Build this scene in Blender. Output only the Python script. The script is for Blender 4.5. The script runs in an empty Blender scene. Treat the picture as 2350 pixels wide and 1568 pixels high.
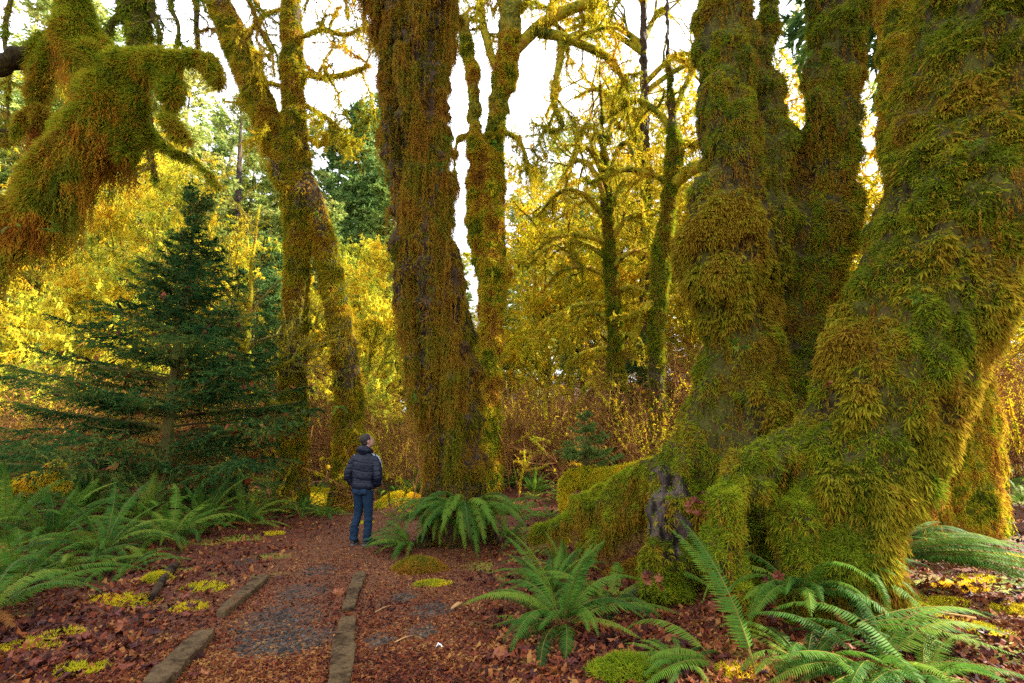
import bpy, math, random
import numpy as np
from mathutils import Vector

SC = bpy.context.scene
COL = SC.collection
rad = math.radians

# ------------------------------------------------------------------ camera, sky, sun, exposure
F_PX = 1175.0            # focal length in pixels of a 2349 pixel wide picture (an 18 mm lens)
CX, CY = 1174.5, 784.0
PITCH = math.atan(226.0 / 1175.0)
CAM_Z = 1.7
cam_data = bpy.data.cameras.new("camera")
cam = bpy.data.objects.new("camera", cam_data)
COL.objects.link(cam)
cam.location = (0, 0, CAM_Z)
cam.rotation_euler = (rad(90) + PITCH, 0, 0)
cam_data.sensor_width = 36.0
cam_data.lens = 36.0 * F_PX / 2349.0
cam_data.clip_start = 0.05
cam_data.clip_end = 600
SC.camera = cam

SUN_EL, SUN_AZ = rad(38), rad(80)      # azimuth measured from the view direction towards the right
world = bpy.data.worlds.new("World")
SC.world = world
world.use_nodes = True
wn = world.node_tree
for n in list(wn.nodes):
    wn.nodes.remove(n)
w_out = wn.nodes.new("ShaderNodeOutputWorld")
w_bg = wn.nodes.new("ShaderNodeBackground")
w_bg.inputs["Strength"].default_value = 0.075
w_sky = wn.nodes.new("ShaderNodeTexSky")
w_sky.sky_type = 'NISHITA'
w_sky.sun_disc = False
w_sky.sun_elevation = SUN_EL
w_sky.sun_rotation = SUN_AZ
w_sky.dust_density = 3.0
w_tc = wn.nodes.new("ShaderNodeTexCoord")
w_noise = wn.nodes.new("ShaderNodeTexNoise")
w_noise.inputs["Scale"].default_value = 2.2
w_noise.inputs["Detail"].default_value = 5
w_map = wn.nodes.new("ShaderNodeMapRange")
w_map.inputs["From Min"].default_value = 0.3
w_map.inputs["From Max"].default_value = 0.6
w_map.inputs["To Min"].default_value = 0.55
w_map.inputs["To Max"].default_value = 0.97
w_mix = wn.nodes.new("ShaderNodeMix")
w_mix.data_type = 'RGBA'
w_mix.inputs["B"].default_value = (8.2, 8.5, 9.2, 1)     # bright thin cloud
wn.links.new(w_tc.outputs["Generated"], w_noise.inputs["Vector"])
wn.links.new(w_noise.outputs["Fac"], w_map.inputs["Value"])
wn.links.new(w_map.outputs["Result"], w_mix.inputs["Factor"])
wn.links.new(w_sky.outputs["Color"], w_mix.inputs["A"])
wn.links.new(w_mix.outputs["Result"], w_bg.inputs["Color"])
wn.links.new(w_bg.outputs["Background"], w_out.inputs["Surface"])

sun_data = bpy.data.lights.new("sun", 'SUN')
sun_data.energy = 5.0
sun_data.angle = rad(0.5)
sun_data.color = (1.0, 0.93, 0.80)
sun = bpy.data.objects.new("sun", sun_data)
COL.objects.link(sun)
SUN_DIR = np.array([math.sin(SUN_AZ) * math.cos(SUN_EL), math.cos(SUN_AZ) * math.cos(SUN_EL), math.sin(SUN_EL)])
sun.rotation_euler = Vector(SUN_DIR).to_track_quat('Z', 'Y').to_euler()
sun.location = (20, 20, 30)

SC.view_settings.view_transform = 'Standard'
SC.view_settings.look = 'None'
SC.view_settings.gamma = 1.0
SC.view_settings.use_curve_mapping = False
SC.view_settings.exposure = 2.4
SC.render.engine = 'CYCLES'
SC.cycles.max_bounces = 6
SC.cycles.diffuse_bounces = 3
SC.cycles.glossy_bounces = 2
SC.cycles.transmission_bounces = 3
SC.cycles.transparent_max_bounces = 4
SC.cycles.use_denoising = False
SC.cycles.sample_clamp_indirect = 6.0

# ------------------------------------------------------------------ numeric helpers
def hash3(i, j, k):
    h = (i.astype(np.int64) * 374761393 + j.astype(np.int64) * 668265263 + k.astype(np.int64) * 2147483647) & 0xffffffff
    h = ((h ^ (h >> 13)) * 1274126177) & 0xffffffff
    h = h ^ (h >> 16)
    return (h & 0xffffff) / float(0xffffff)

def vnoise(p):
    p = np.asarray(p, float)
    i = np.floor(p).astype(np.int64)
    f = p - i
    f = f * f * (3 - 2 * f)
    out = 0
    for a in (0, 1):
        wa = f[..., 0] if a else 1 - f[..., 0]
        for b in (0, 1):
            wb = f[..., 1] if b else 1 - f[..., 1]
            for c in (0, 1):
                wc = f[..., 2] if c else 1 - f[..., 2]
                out = out + wa * wb * wc * hash3(i[..., 0] + a, i[..., 1] + b, i[..., 2] + c)
    return out

def fbm(p, octaves=3):
    s, a, t = 0, 0.5, 0
    p = np.asarray(p, float)
    for o in range(octaves):
        s = s + a * vnoise(p + 17.3 * o)
        t += a
        a *= 0.5
        p = p * 2.03
    return s / t

def unit(v):
    return v / (np.linalg.norm(v, axis=-1, keepdims=True) + 1e-9)

FWD = np.array([0, math.cos(PITCH), math.sin(PITCH)])
UPV = np.array([0, -math.sin(PITCH), math.cos(PITCH)])
CAMP = np.array([0, 0, CAM_Z])

def ray(px, py):
    return np.array([(px - CX) / F_PX, 0, 0]) + FWD + UPV * (CY - py) / F_PX

def W(px, py, d):
    """the place in the wood that lies d metres ahead, measured on the photograph"""
    r = ray(px, py)
    return CAMP + r * (d / r[1])

def mpp(px, py, d):
    return float(np.dot(W(px, py, d) - CAMP, FWD)) / F_PX

def sstep(x, a, b):
    t = np.clip((x - a) / (b - a), 0, 1)
    return t * t * (3 - 2 * t)

def path_x(y):
    return -1.95 - 0.07 * (y - 4) - 0.5 * sstep(y, 10, 15)

def height(x, y):
    x = np.asarray(x, float)
    y = np.asarray(y, float)
    z = 0.0 * x
    off = sstep(np.abs(x - path_x(y)), 0.9, 2.2)
    p = np.stack([x * 0.9, y * 0.9, 0 * x + 3], -1)
    z = z + (fbm(p, 3) - 0.5) * 0.22 * off
    z = z + 0.30 * sstep(-x, 4.5, 8.5)
    z = z + 0.12 * np.maximum(y - 14, 0) * (1 - 0.5 * sstep(y, 30, 60))
    z = z + 0.13 * np.maximum(y - 9.5, 0) * sstep(x, 4, 7) * (1 - sstep(y, 30, 60) * 0.6)
    z = z + 0.10 * sstep(x, 0.6, 2.6) * (1 - sstep(y, 10, 14))
    return z

def G(px, py):
    """ground point seen at this place of the photograph"""
    r = ray(px, py)
    t = np.linspace(2.0, 80, 4000)
    p = CAMP + r * t[:, None]
    dz = p[:, 2] - height(p[:, 0], p[:, 1])
    k = int(np.argmax(dz < 0))
    return p[k] if dz[k] < 0 else p[-1]

# ------------------------------------------------------------------ mesh helpers
class Soup:
    """collects vertices and triangles of one mesh"""
    def __init__(self):
        self.V, self.F, self.T, self.K, self.M, self.n = [], [], [], [], [], 0
    def add(self, V, F, tint=0.5, tip=0.0, mat=0):
        V = np.asarray(V, float).reshape(-1, 3)
        F = np.asarray(F, np.int64)
        if len(V) == 0 or len(F) == 0:
            return
        if F.shape[1] == 4:
            F = np.concatenate([F[:, [0, 1, 2]], F[:, [0, 2, 3]]])
        self.V.append(V)
        self.F.append(F + self.n)
        self.T.append(np.broadcast_to(np.asarray(tint, float), (len(V),)))
        self.K.append(np.broadcast_to(np.asarray(tip, float), (len(V),)))
        self.M.append(np.full(len(F), mat))
        self.n += len(V)
    def arrays(self):
        return np.concatenate(self.V), np.concatenate(self.F)
    def mesh(self, name, mats, smooth=False):
        V, F = self.arrays()
        me = bpy.data.meshes.new(name)
        me.vertices.add(len(V))
        me.vertices.foreach_set("co", V.astype(np.float32).ravel())
        me.loops.add(len(F) * 3)
        me.loops.foreach_set("vertex_index", F.astype(np.int32).ravel())
        me.polygons.add(len(F))
        me.polygons.foreach_set("loop_start", np.arange(0, len(F) * 3, 3, dtype=np.int32))
        me.polygons.foreach_set("use_smooth", np.full(len(F), bool(smooth)))
        a = me.attributes.new("tint", 'FLOAT', 'POINT')
        a.data.foreach_set("value", np.concatenate(self.T).astype(np.float32))
        a = me.attributes.new("tip", 'FLOAT', 'POINT')
        a.data.foreach_set("value", np.concatenate(self.K).astype(np.float32))
        if not isinstance(mats, (list, tuple)):
            mats = [mats]
        for m in mats:
            me.materials.append(m)
        me.polygons.foreach_set("material_index", np.concatenate(self.M).astype(np.int32))
        me.update(calc_edges=True)
        return me
    def build(self, name, mats, parent=None, smooth=False, loc=None, **props):
        if loc is not None:
            V = self.V
            self.V = [v - np.asarray(loc) for v in V]
        return link(name, self.mesh(name, mats, smooth), parent, loc if parent is None else None, **props)

TRIS = [0]
def link(name, data, parent=None, loc=None, **props):
    o = bpy.data.objects.new(name, data)
    COL.objects.link(o)
    if parent is not None:
        o.parent = parent
    if loc is not None:
        o.location = Vector(loc)
    for k, v in props.items():
        o[k] = v
    if data is not None and hasattr(data, 'polygons') and data.users == 1:
        TRIS[0] += len(data.polygons)
    return o

def thing(name, label, category, loc=(0, 0, 0), rz=0, group=None):
    o = bpy.data.objects.new(name, None)
    o.empty_display_size = 0.1
    COL.objects.link(o)
    o.location = Vector(loc)
    o.rotation_euler = (0, 0, rz)
    o["label"] = label
    o["category"] = category
    if group:
        o["group"] = group
    return o

def copy_thing(src, loc, rz, scale=1.0, label=None):
    c = src.copy()
    COL.objects.link(c)
    c.location = Vector(loc)
    c.rotation_euler = (0, 0, rz)
    c.scale = (scale, scale, scale) if not isinstance(scale, tuple) else scale
    if label:
        c["label"] = label
    for ch in src.children:
        d = ch.copy()
        COL.objects.link(d)
        d.parent = c
    return c

def spline(P, n):
    """Catmull-Rom through the rows of P (any number of columns)"""
    P = np.asarray(P, float)
    if len(P) == 2:
        t = np.linspace(0, 1, n)[:, None]
        return P[0] * (1 - t) + P[1] * t
    Q = np.vstack([2 * P[0] - P[1], P, 2 * P[-1] - P[-2]])
    s = np.linspace(0, len(P) - 1 - 1e-6, n)
    i = np.floor(s).astype(int)
    t = (s - i)[:, None]
    a, b, c, d = Q[i], Q[i + 1], Q[i + 2], Q[i + 3]
    return 0.5 * (2 * b + (c - a) * t + (2 * a - 5 * b + 4 * c - d) * t ** 2 + (3 * b - a - 3 * c + d) * t ** 3)

def tubes(P, R, sides=6, caps=False):
    """P (m,n,3) centre lines, R (m,n) radii -> one set of vertices and quads"""
    P = np.asarray(P, float)
    R = np.asarray(R, float)
    if P.ndim == 2:
        P, R = P[None], R[None]
    m, n = R.shape
    T = np.gradient(P, axis=1)
    T = unit(T)
    ref = np.tile(np.array([0.31, 0.22, 0.93]), (m, 1))
    main = unit(P[:, -1] - P[:, 0])
    vert = np.abs((main * ref).sum(-1)) > 0.8
    ref[vert] = np.array([0.93, -0.31, 0.2])
    A = unit(np.cross(T, ref[:, None, :]))
    B = np.cross(T, A)
    th = np.linspace(0, 2 * np.pi, sides, endpoint=False)
    V = P[:, :, None, :] + R[:, :, None, None] * (np.cos(th)[None, None, :, None] * A[:, :, None, :] + np.sin(th)[None, None, :, None] * B[:, :, None, :])
    idx = np.arange(m * n * sides).reshape(m, n, sides)
    a = idx[:, :-1, :]
    b = np.roll(a, -1, axis=2)
    c = idx[:, 1:, :]
    d = np.roll(c, -1, axis=2)
    F = np.stack([a, b, d, c], -1).reshape(-1, 4)
    V = V.reshape(-1, 3)
    if caps:
        nb = len(V)
        V = np.vstack([V, P[:, 0], P[:, -1]])
        tri = []
        s0, s1 = idx[:, 0, :], idx[:, -1, :]
        c0 = (nb + np.arange(m))[:, None] + 0 * s0
        c1 = (nb + m + np.arange(m))[:, None] + 0 * s1
        q0 = np.stack([np.roll(s0, -1, 1), s0, c0, c0], -1).reshape(-1, 4)
        q1 = np.stack([s1, np.roll(s1, -1, 1), c1, c1], -1).reshape(-1, 4)
        F = np.vstack([F, q0, q1])
    return V, F

def tri_of(F):
    if F.shape[1] == 4:
        return np.concatenate([F[:, [0, 1, 2]], F[:, [0, 2, 3]]])
    return F

def sample(V, F, n, rng, dens=None):
    """random points and normals on a surface; dens(points, normals) weights the faces"""
    T = tri_of(F)
    a, b, c = V[T[:, 0]], V[T[:, 1]], V[T[:, 2]]
    N = np.cross(b - a, c - a)
    ar = np.linalg.norm(N, axis=1)
    N = N / (ar[:, None] + 1e-12)
    w = ar.copy()
    if dens is not None:
        w = w * np.maximum(dens((a + b + c) / 3, N), 0)
    cdf = np.cumsum(w)
    if cdf[-1] <= 0:
        return np.zeros((0, 3)), np.zeros((0, 3))
    k = np.minimum(np.searchsorted(cdf, rng.random(n) * cdf[-1]), len(T) - 1)
    u, v = rng.random(n), rng.random(n)
    s = u + v > 1
    u[s], v[s] = 1 - u[s], 1 - v[s]
    return a[k] + (b[k] - a[k]) * u[:, None] + (c[k] - a[k]) * v[:, None], N[k]

def blades(P, D, L, Wd, droop, rng, segs=1):
    """thin pointed blades growing from P along D; returns vertices, triangles, tip weight"""
    n = len(P)
    L = np.broadcast_to(L, (n,))[:, None]
    Wd = np.broadcast_to(Wd, (n,))[:, None]
    S = unit(np.cross(D, rng.normal(size=(n, 3)))) * Wd * 0.5
    down = np.array([0, 0, -1.0])
    if segs == 1:
        tipp = P + D * L + down * L * droop
        V = np.stack([P - S, P + S, tipp], 1).reshape(-1, 3)
        F = np.arange(n * 3).reshape(n, 3)
        k = np.tile([0, 0, 1.0], n)
    else:
        mid = P + D * L * 0.55 + down * L * droop * 0.2
        tipp = P + D * L + down * L * droop
        V = np.stack([P - S * 0.7, P + S * 0.7, mid - S, mid + S, tipp], 1).reshape(-1, 3)
        f = np.array([[0, 1, 3], [0, 3, 2], [2, 3, 4]])
        F = (np.arange(n)[:, None, None] * 5 + f[None]).reshape(-1, 3)
        k = np.tile([0, 0, 0.55, 0.55, 1.0], n)
    return V, F, k

def rep(a, k):
    return np.repeat(a, k, axis=0)

def carpet(soup, P, N, L, Wd, rng, k=3, out=0.7, side=0.8, droop=0.35, segs=1, mat=0, down=0.25):
    """short moss: k blades at each point"""
    n = len(P)
    if n == 0:
        return
    t = rep(rng.random(n), k)
    Pk, Nk = rep(P, k), rep(N, k)
    dn = down * (0.2 + 1.8 * vnoise(Pk * 3.1 + 8))
    D = unit(Nk * out + rng.normal(size=(n * k, 3)) * side * 0.62 + np.array([0, 0, -1.0]) * dn[:, None])
    Lk = L * (0.35 + 1.0 * rng.random(n * k) ** 1.4 + .8 * vnoise(Pk * 7 + 2))
    V, F, kk = blades(Pk - Nk * 0.1 * L, D, Lk, Wd, droop, rng, segs)
    soup.add(V, F, np.repeat(t, 3 if segs == 1 else 5), kk, mat)

def stars(soup, P, N, L, rng, fingers=6, mat=0):
    """drooping star shaped moss fronds that overlap like shingles"""
    n = len(P)
    if n == 0:
        return
    t = rep(rng.random(n), fingers)
    side = unit(np.cross(N, np.array([0, 0, 1.0])) + 1e-3)
    base = unit(N * 0.75 + np.array([0, 0, -0.45]) + rng.normal(size=(n, 3)) * 0.34)
    ang = (np.linspace(-1.25, 1.25, fingers)[None, :] + rng.normal(size=(n, fingers)) * 0.12)
    D = base[:, None, :] * np.cos(ang)[..., None] + side[:, None, :] * np.sin(ang)[..., None] + np.array([0, 0, -0.12])
    D = unit(D.reshape(-1, 3))
    Ls = rep(L * (0.35 + 0.6 * rng.random(n) + .8 * vnoise(P * 4)), fingers) * (1 - 0.35 * np.abs(np.tile(np.linspace(-1, 1, fingers), n)))
    V, F, kk = blades(rep(P + N * L * 0.25, fingers), D, Ls, Ls * 0.20, 0.4, rng, 2)
    soup.add(V, F, np.repeat(t, 5), kk, mat)

def strands(soup, P, L, step, bl, rng, mat=0, sway=0.08, width=0.3):
    """hanging moss: each strand is a line of short blades pointing down and out"""
    n = len(P)
    if n == 0:
        return
    m = np.maximum((L / step).astype(int), 2)
    idx = np.repeat(np.arange(n), m)
    first = np.concatenate([[0], np.cumsum(m)[:-1]])
    s = (np.arange(m.sum()) - first[idx]) / m[idx]
    sw = rng.normal(size=(n, 2)) * sway
    Lx = L[idx]
    off = np.stack([sw[idx, 0] * s * Lx + rng.normal(size=len(idx)) * bl * 0.22, sw[idx, 1] * s * Lx + rng.normal(size=len(idx)) * bl * 0.22, -s * Lx], -1)
    Q = P[idx] + off
    D = unit(rng.normal(size=(len(idx), 3)) * np.array([0.5, 0.5, 0.2]) + np.array([0, 0, -0.9]))
    ll = bl * (1.15 - 0.55 * s) * (0.7 + 0.6 * rng.random(len(idx)))
    V, F, kk = blades(Q, D, ll, ll * width, 0.2, rng, 1)
    t = rng.random(n)[idx]
    soup.add(V, F, np.repeat(t, 3), np.repeat(s, 3), mat)

def remesh(V, F, voxel, smooth=0):
    me = bpy.data.meshes.new("working")
    T = tri_of(F)
    T = T[(T[:, 0] != T[:, 1]) & (T[:, 1] != T[:, 2]) & (T[:, 0] != T[:, 2])]
    me.from_pydata(V.tolist(), [], T.tolist())
    o = bpy.data.objects.new("working", me)
    COL.objects.link(o)
    r = o.modifiers.new("r", 'REMESH')
    r.mode = 'VOXEL'
    r.voxel_size = voxel
    if smooth:
        s = o.modifiers.new("s", 'SMOOTH')
        s.factor = 0.5
        s.iterations = smooth
    dg = bpy.context.evaluated_depsgraph_get()
    ev = o.evaluated_get(dg)
    m2 = ev.to_mesh()
    n = len(m2.vertices)
    co = np.empty(n * 3, np.float32)
    m2.vertices.foreach_get("co", co)
    co = co.reshape(-1, 3).astype(float)
    m2.calc_loop_triangles()
    tr = np.empty(len(m2.loop_triangles) * 3, np.int32)
    m2.loop_triangles.foreach_get("vertices", tr)
    nor = np.empty(n * 3, np.float32)
    m2.vertices.foreach_get("normal", nor)
    nor = nor.reshape(-1, 3).astype(float)
    ev.to_mesh_clear()
    bpy.data.objects.remove(o)
    bpy.data.meshes.remove(me)
    return co, tr.reshape(-1, 3).astype(np.int64), nor

def limb(points, n=None, sides=20):
    """a limb traced as (px, py, distance, half width in px)"""
    rows = []
    for px, py, d, r in points:
        w = W(px, py, d)
        rows.append([*w, r * mpp(px, py, d)])
    S = spline(rows, n or max(len(rows) * 5, 8))
    return S[:, :3], np.maximum(S[:, 3], 0.004)

# ------------------------------------------------------------------ materials
def new_mat(name):
    m = bpy.data.materials.new(name)
    m.use_nodes = True
    nt = m.node_tree
    for n in list(nt.nodes):
        nt.nodes.remove(n)
    out = nt.nodes.new("ShaderNodeOutputMaterial")
    return m, nt, out

def math_node(nt, op, a, b):
    n = nt.nodes.new("ShaderNodeMath")
    n.operation = op
    for i, v in enumerate((a, b)):
        if isinstance(v, (int, float)):
            n.inputs[i].default_value = v
        else:
            nt.links.new(v, n.inputs[i])
    return n.outputs[0]

def noise_node(nt, vec, scale, detail=3, stretch=None):
    if stretch:
        mp = nt.nodes.new("ShaderNodeMapping")
        mp.inputs["Scale"].default_value = stretch
        nt.links.new(vec, mp.inputs["Vector"])
        vec = mp.outputs[0]
    n = nt.nodes.new("ShaderNodeTexNoise")
    n.inputs["Scale"].default_value = scale
    n.inputs["Detail"].default_value = detail
    nt.links.new(vec, n.inputs["Vector"])
    return n.outputs["Fac"]

def ramp_mat(name, cols, low=(1.3, 0.9), mid=(7, 0.6), tint=0.5, tip=0.0, tip_col=None, trans=0.35, rough=0.9, gloss=0.0, rnd=0.0, bump=None, stretch=None, spec=0.3):
    m, nt, out = new_mat(name)
    geo = nt.nodes.new("ShaderNodeNewGeometry")
    pos = geo.outputs["Position"]
    v = 0.5
    a = noise_node(nt, pos, low[0], 2, stretch)
    v = math_node(nt, 'ADD', math_node(nt, 'MULTIPLY', math_node(nt, 'SUBTRACT', a, 0.5), low[1] * 2), 0.5)
    if mid:
        b = noise_node(nt, pos, mid[0], 3, stretch)
        v = math_node(nt, 'ADD', v, math_node(nt, 'MULTIPLY', math_node(nt, 'SUBTRACT', b, 0.5), mid[1] * 2))
    if tint:
        at = nt.nodes.new("ShaderNodeAttribute")
        at.attribute_name = "tint"
        v = math_node(nt, 'ADD', v, math_node(nt, 'MULTIPLY', math_node(nt, 'SUBTRACT', at.outputs["Fac"], 0.5), tint))
    if rnd:
        oi = nt.nodes.new("ShaderNodeObjectInfo")
        v = math_node(nt, 'ADD', v, math_node(nt, 'MULTIPLY', math_node(nt, 'SUBTRACT', oi.outputs["Random"], 0.5), rnd))
    cr = nt.nodes.new("ShaderNodeValToRGB")
    el = cr.color_ramp.elements
    while len(el) < len(cols):
        el.new(0.5)
    for i, c in enumerate(cols):
        el[i].position = i / (len(cols) - 1)
        el[i].color = (*c, 1)
    nt.links.new(v, cr.inputs[0])
    col = cr.outputs[0]
    if tip:
        at2 = nt.nodes.new("ShaderNodeAttribute")
        at2.attribute_name = "tip"
        mx = nt.nodes.new("ShaderNodeMix")
        mx.data_type = 'RGBA'
        mx.inputs["B"].default_value = (*tip_col, 1)
        nt.links.new(math_node(nt, 'MULTIPLY', at2.outputs["Fac"], tip), mx.inputs["Factor"])
        nt.links.new(col, mx.inputs["A"])
        col = mx.outputs["Result"]
    if gloss or bump:
        ds = nt.nodes.new("ShaderNodeBsdfPrincipled")
        ds.inputs["Roughness"].default_value = rough
        ds.inputs["Specular IOR Level"].default_value = spec
        nt.links.new(col, ds.inputs["Base Color"])
        if bump:
            bp = nt.nodes.new("ShaderNodeBump")
            bp.inputs["Strength"].default_value = bump[1]
            bp.inputs["Distance"].default_value = bump[2]
            nt.links.new(noise_node(nt, pos, bump[0], 5, stretch), bp.inputs["Height"])
            nt.links.new(bp.outputs[0], ds.inputs["Normal"])
    else:
        ds = nt.nodes.new("ShaderNodeBsdfDiffuse")
        nt.links.new(col, ds.inputs["Color"])
    sh = ds.outputs[0]
    if trans:
        tr = nt.nodes.new("ShaderNodeBsdfTranslucent")
        nt.links.new(col, tr.inputs["Color"])
        mi = nt.nodes.new("ShaderNodeMixShader")
        mi.inputs[0].default_value = trans
        nt.links.new(sh, mi.inputs[1])
        nt.links.new(tr.outputs[0], mi.inputs[2])
        sh = mi.outputs[0]
    nt.links.new(sh, out.inputs["Surface"])
    return m

GRN_D, GRN, OLIVE, OCHRE, RUST = (0.030, 0.065, 0.006), (0.085, 0.16, 0.010), (0.17, 0.19, 0.012), (0.28, 0.17, 0.014), (0.20, 0.070, 0.012)
M = {}
M['moss'] = ramp_mat("shaggy moss", [(0.02, 0.045, 0.005), (0.045, 0.11, 0.008), (0.085, 0.17, 0.010), (0.16, 0.22, 0.012), (0.28, 0.25, 0.014), (0.30, 0.18, 0.014), (0.18, 0.07, 0.012)], low=(1.1, 1.8), mid=(5, 0.9), tint=0.8, tip=0.42, tip_col=(0.42, 0.42, 0.02), trans=0.4)
M['moss_green'] = ramp_mat("green moss", [GRN_D, GRN, (0.19, 0.25, 0.012), (0.34, 0.33, 0.02)], low=(1.5, 1.0), mid=(8, 0.7), tint=0.4, tip=0.45, tip_col=(0.42, 0.46, 0.02), trans=0.4)
M['strand'] = ramp_mat("hanging moss", [(0.09, 0.12, 0.01), (0.21, 0.16, 0.015), (0.30, 0.15, 0.015), (0.18, 0.075, 0.015)], low=(1.6, 1.3), mid=(9, 0.6), tint=0.5, tip=0.3, tip_col=(0.40, 0.20, 0.02), trans=0.4)
M['moss_yellow'] = ramp_mat("yellow moss", [(0.20, 0.25, 0.012), (0.46, 0.43, 0.02), (0.74, 0.54, 0.02), (0.62, 0.33, 0.02)], low=(0.7, 1.3), mid=(4, 0.6), tint=0.5, tip=0.3, tip_col=(0.75, 0.56, 0.03), trans=0.5)  # brightness of moss in full sun is put into these colours
M['limb_moss'] = ramp_mat('moss coated limb', [(0.035, 0.04, 0.006), (0.15, 0.15, 0.01), (0.34, 0.27, 0.015), (0.20, 0.09, 0.015)], low=(1.5, 1.3), mid=(14, 0.8), tint=0, trans=0, bump=(35, 1.0, 0.05), rough=0.95, spec=0.06)
M['moss_gold'] = ramp_mat("golden leaves", [(0.30, 0.36, 0.04), (0.62, 0.60, 0.05), (0.85, 0.70, 0.05), (0.80, 0.54, 0.03)], low=(0.6, 1.8), mid=(4, 0.6), tint=0.6, trans=0.5)
M['bark'] = ramp_mat("wet bark", [(0.008, 0.006, 0.004), (0.022, 0.015, 0.009), (0.055, 0.036, 0.020), (0.035, 0.018, 0.008)], low=(3, 1.0), mid=(22, 0.9), tint=0, trans=0, bump=(30, 0.9, 0.03), rough=0.75, stretch=(1, 1, 0.25), spec=0.06)
M['bark_moss'] = ramp_mat("bark under moss", [(0.02, 0.016, 0.008), (0.045, 0.034, 0.012), (0.06, 0.058, 0.010), (0.05, 0.03, 0.01)], low=(2, 1.0), mid=(18, 0.9), tint=0, trans=0, bump=(40, 1.0, 0.04), rough=0.95, stretch=(1, 1, 0.4), spec=0.06)
M['moss_base'] = ramp_mat('matted moss', [(0.03, 0.035, 0.006), (0.09, 0.09, 0.010), (0.20, 0.16, 0.015), (0.14, 0.07, 0.012)], low=(1.5, 1.2), mid=(12, 0.9), tint=0, trans=0, bump=(30, 1.0, 0.06), rough=0.95, spec=0.06)
M['bark_grey'] = ramp_mat("grey bark", [(0.012, 0.008, 0.006), (0.035, 0.024, 0.020), (0.07, 0.050, 0.043), (0.10, 0.068, 0.05)], low=(4, 1.2), mid=(16, 1.3), tint=0, trans=0, bump=(45, 1.0, 0.03), rough=0.6, stretch=(1, 1, 0.3), spec=0.06)
M['twig'] = ramp_mat("twig", [(0.06, 0.045, 0.02), (0.12, 0.10, 0.03), (0.18, 0.15, 0.03)], low=(2, 1.0), mid=None, tint=0.4, trans=0)
M['twig_red'] = ramp_mat("red brown twig", [(0.10, 0.045, 0.02), (0.22, 0.09, 0.035), (0.32, 0.14, 0.05), (0.30, 0.20, 0.04)], low=(0.35, 1.2), mid=(2, 0.6), tint=0.6, trans=0.15)
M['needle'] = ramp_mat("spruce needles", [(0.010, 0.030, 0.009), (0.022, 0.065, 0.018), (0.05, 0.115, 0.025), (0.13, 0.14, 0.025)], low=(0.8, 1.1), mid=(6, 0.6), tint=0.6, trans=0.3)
M['needle_far'] = ramp_mat("sunlit conifer needles", [(0.09, 0.15, 0.03), (0.20, 0.28, 0.06), (0.36, 0.41, 0.10), (0.46, 0.44, 0.12)], low=(0.25, 1.2), mid=(2.5, 0.6), tint=0.6, trans=0.5, rnd=0.5)  # sunlit brightness and distant haze are put into the needle colour
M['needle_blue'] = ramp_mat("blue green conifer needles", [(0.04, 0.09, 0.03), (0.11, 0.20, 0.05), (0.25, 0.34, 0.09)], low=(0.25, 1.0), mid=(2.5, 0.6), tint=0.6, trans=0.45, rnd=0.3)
M['fern'] = ramp_mat("fern blade", [(0.020, 0.065, 0.010), (0.042, 0.12, 0.012), (0.075, 0.165, 0.014), (0.15, 0.22, 0.02)], low=(1.2, 0.7), mid=None, tint=0.25, trans=0.35, gloss=1, rough=0.6, rnd=0.9, spec=0.08)
M['fern_dead'] = ramp_mat("dead fern blade", [(0.09, 0.03, 0.012), (0.20, 0.07, 0.02), (0.28, 0.12, 0.03)], low=(1.2, 0.7), mid=None, tint=0.3, trans=0.2, rnd=0.5)
M['fern_stem'] = ramp_mat("fern stem", [(0.10, 0.09, 0.02), (0.18, 0.12, 0.03)], low=(3, 1), mid=None, tint=0.2, trans=0)
M['litter'] = ramp_mat("fallen leaf litter", [(0.018, 0.006, 0.006), (0.060, 0.014, 0.010), (0.14, 0.030, 0.013), (0.22, 0.062, 0.018), (0.28, 0.13, 0.035)], low=(0.8, 0.9), mid=(7, 0.5), tint=1.0, trans=0.12, gloss=1, rough=0.55, spec=0.07)
M['leaf'] = ramp_mat("fallen maple leaf", [(0.035, 0.010, 0.010), (0.085, 0.022, 0.016), (0.16, 0.042, 0.022), (0.24, 0.085, 0.03)], low=(3, 0.5), mid=None, tint=0.1, trans=0.1, gloss=1, rough=0.45, rnd=1.1, spec=0.14)
M['stone'] = ramp_mat("path gravel", [(0.010, 0.008, 0.007), (0.034, 0.027, 0.021), (0.085, 0.068, 0.052)], low=(4, 0.6), mid=None, tint=1.0, trans=0, gloss=1, rough=0.6, spec=0.12)
M['plank'] = ramp_mat("weathered path timber", [(0.012, 0.007, 0.004), (0.05, 0.030, 0.014), (0.095, 0.062, 0.030), (0.08, 0.036, 0.014)], low=(3, 0.8), mid=(20, 0.7), tint=0.4, trans=0, bump=(60, 0.8, 0.012), rough=0.7, spec=0.06)
M['wood'] = ramp_mat("pale broken wood", [(0.25, 0.13, 0.05), (0.45, 0.27, 0.11)], low=(9, 1), mid=None, tint=0.2, trans=0)
M['moss_olive'] = ramp_mat("olive gold moss", [(0.14, 0.18, 0.010), (0.38, 0.36, 0.016), (0.62, 0.46, 0.02), (0.52, 0.27, 0.02)], low=(0.6, 1.2), mid=(4, .6), tint=.5, tip=.4, tip_col=(.5, .36, .03), trans=.5)
M['moss_twin'] = ramp_mat("golden olive moss", [(0.04, 0.07, 0.006), (0.15, 0.17, 0.01), (0.34, 0.27, 0.014), (0.42, 0.24, 0.014), (0.24, 0.09, 0.012)], low=(1.2, 1.6), mid=(5, .9), tint=.7, tip=.35, tip_col=(.60, .48, .02), trans=.45)
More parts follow.
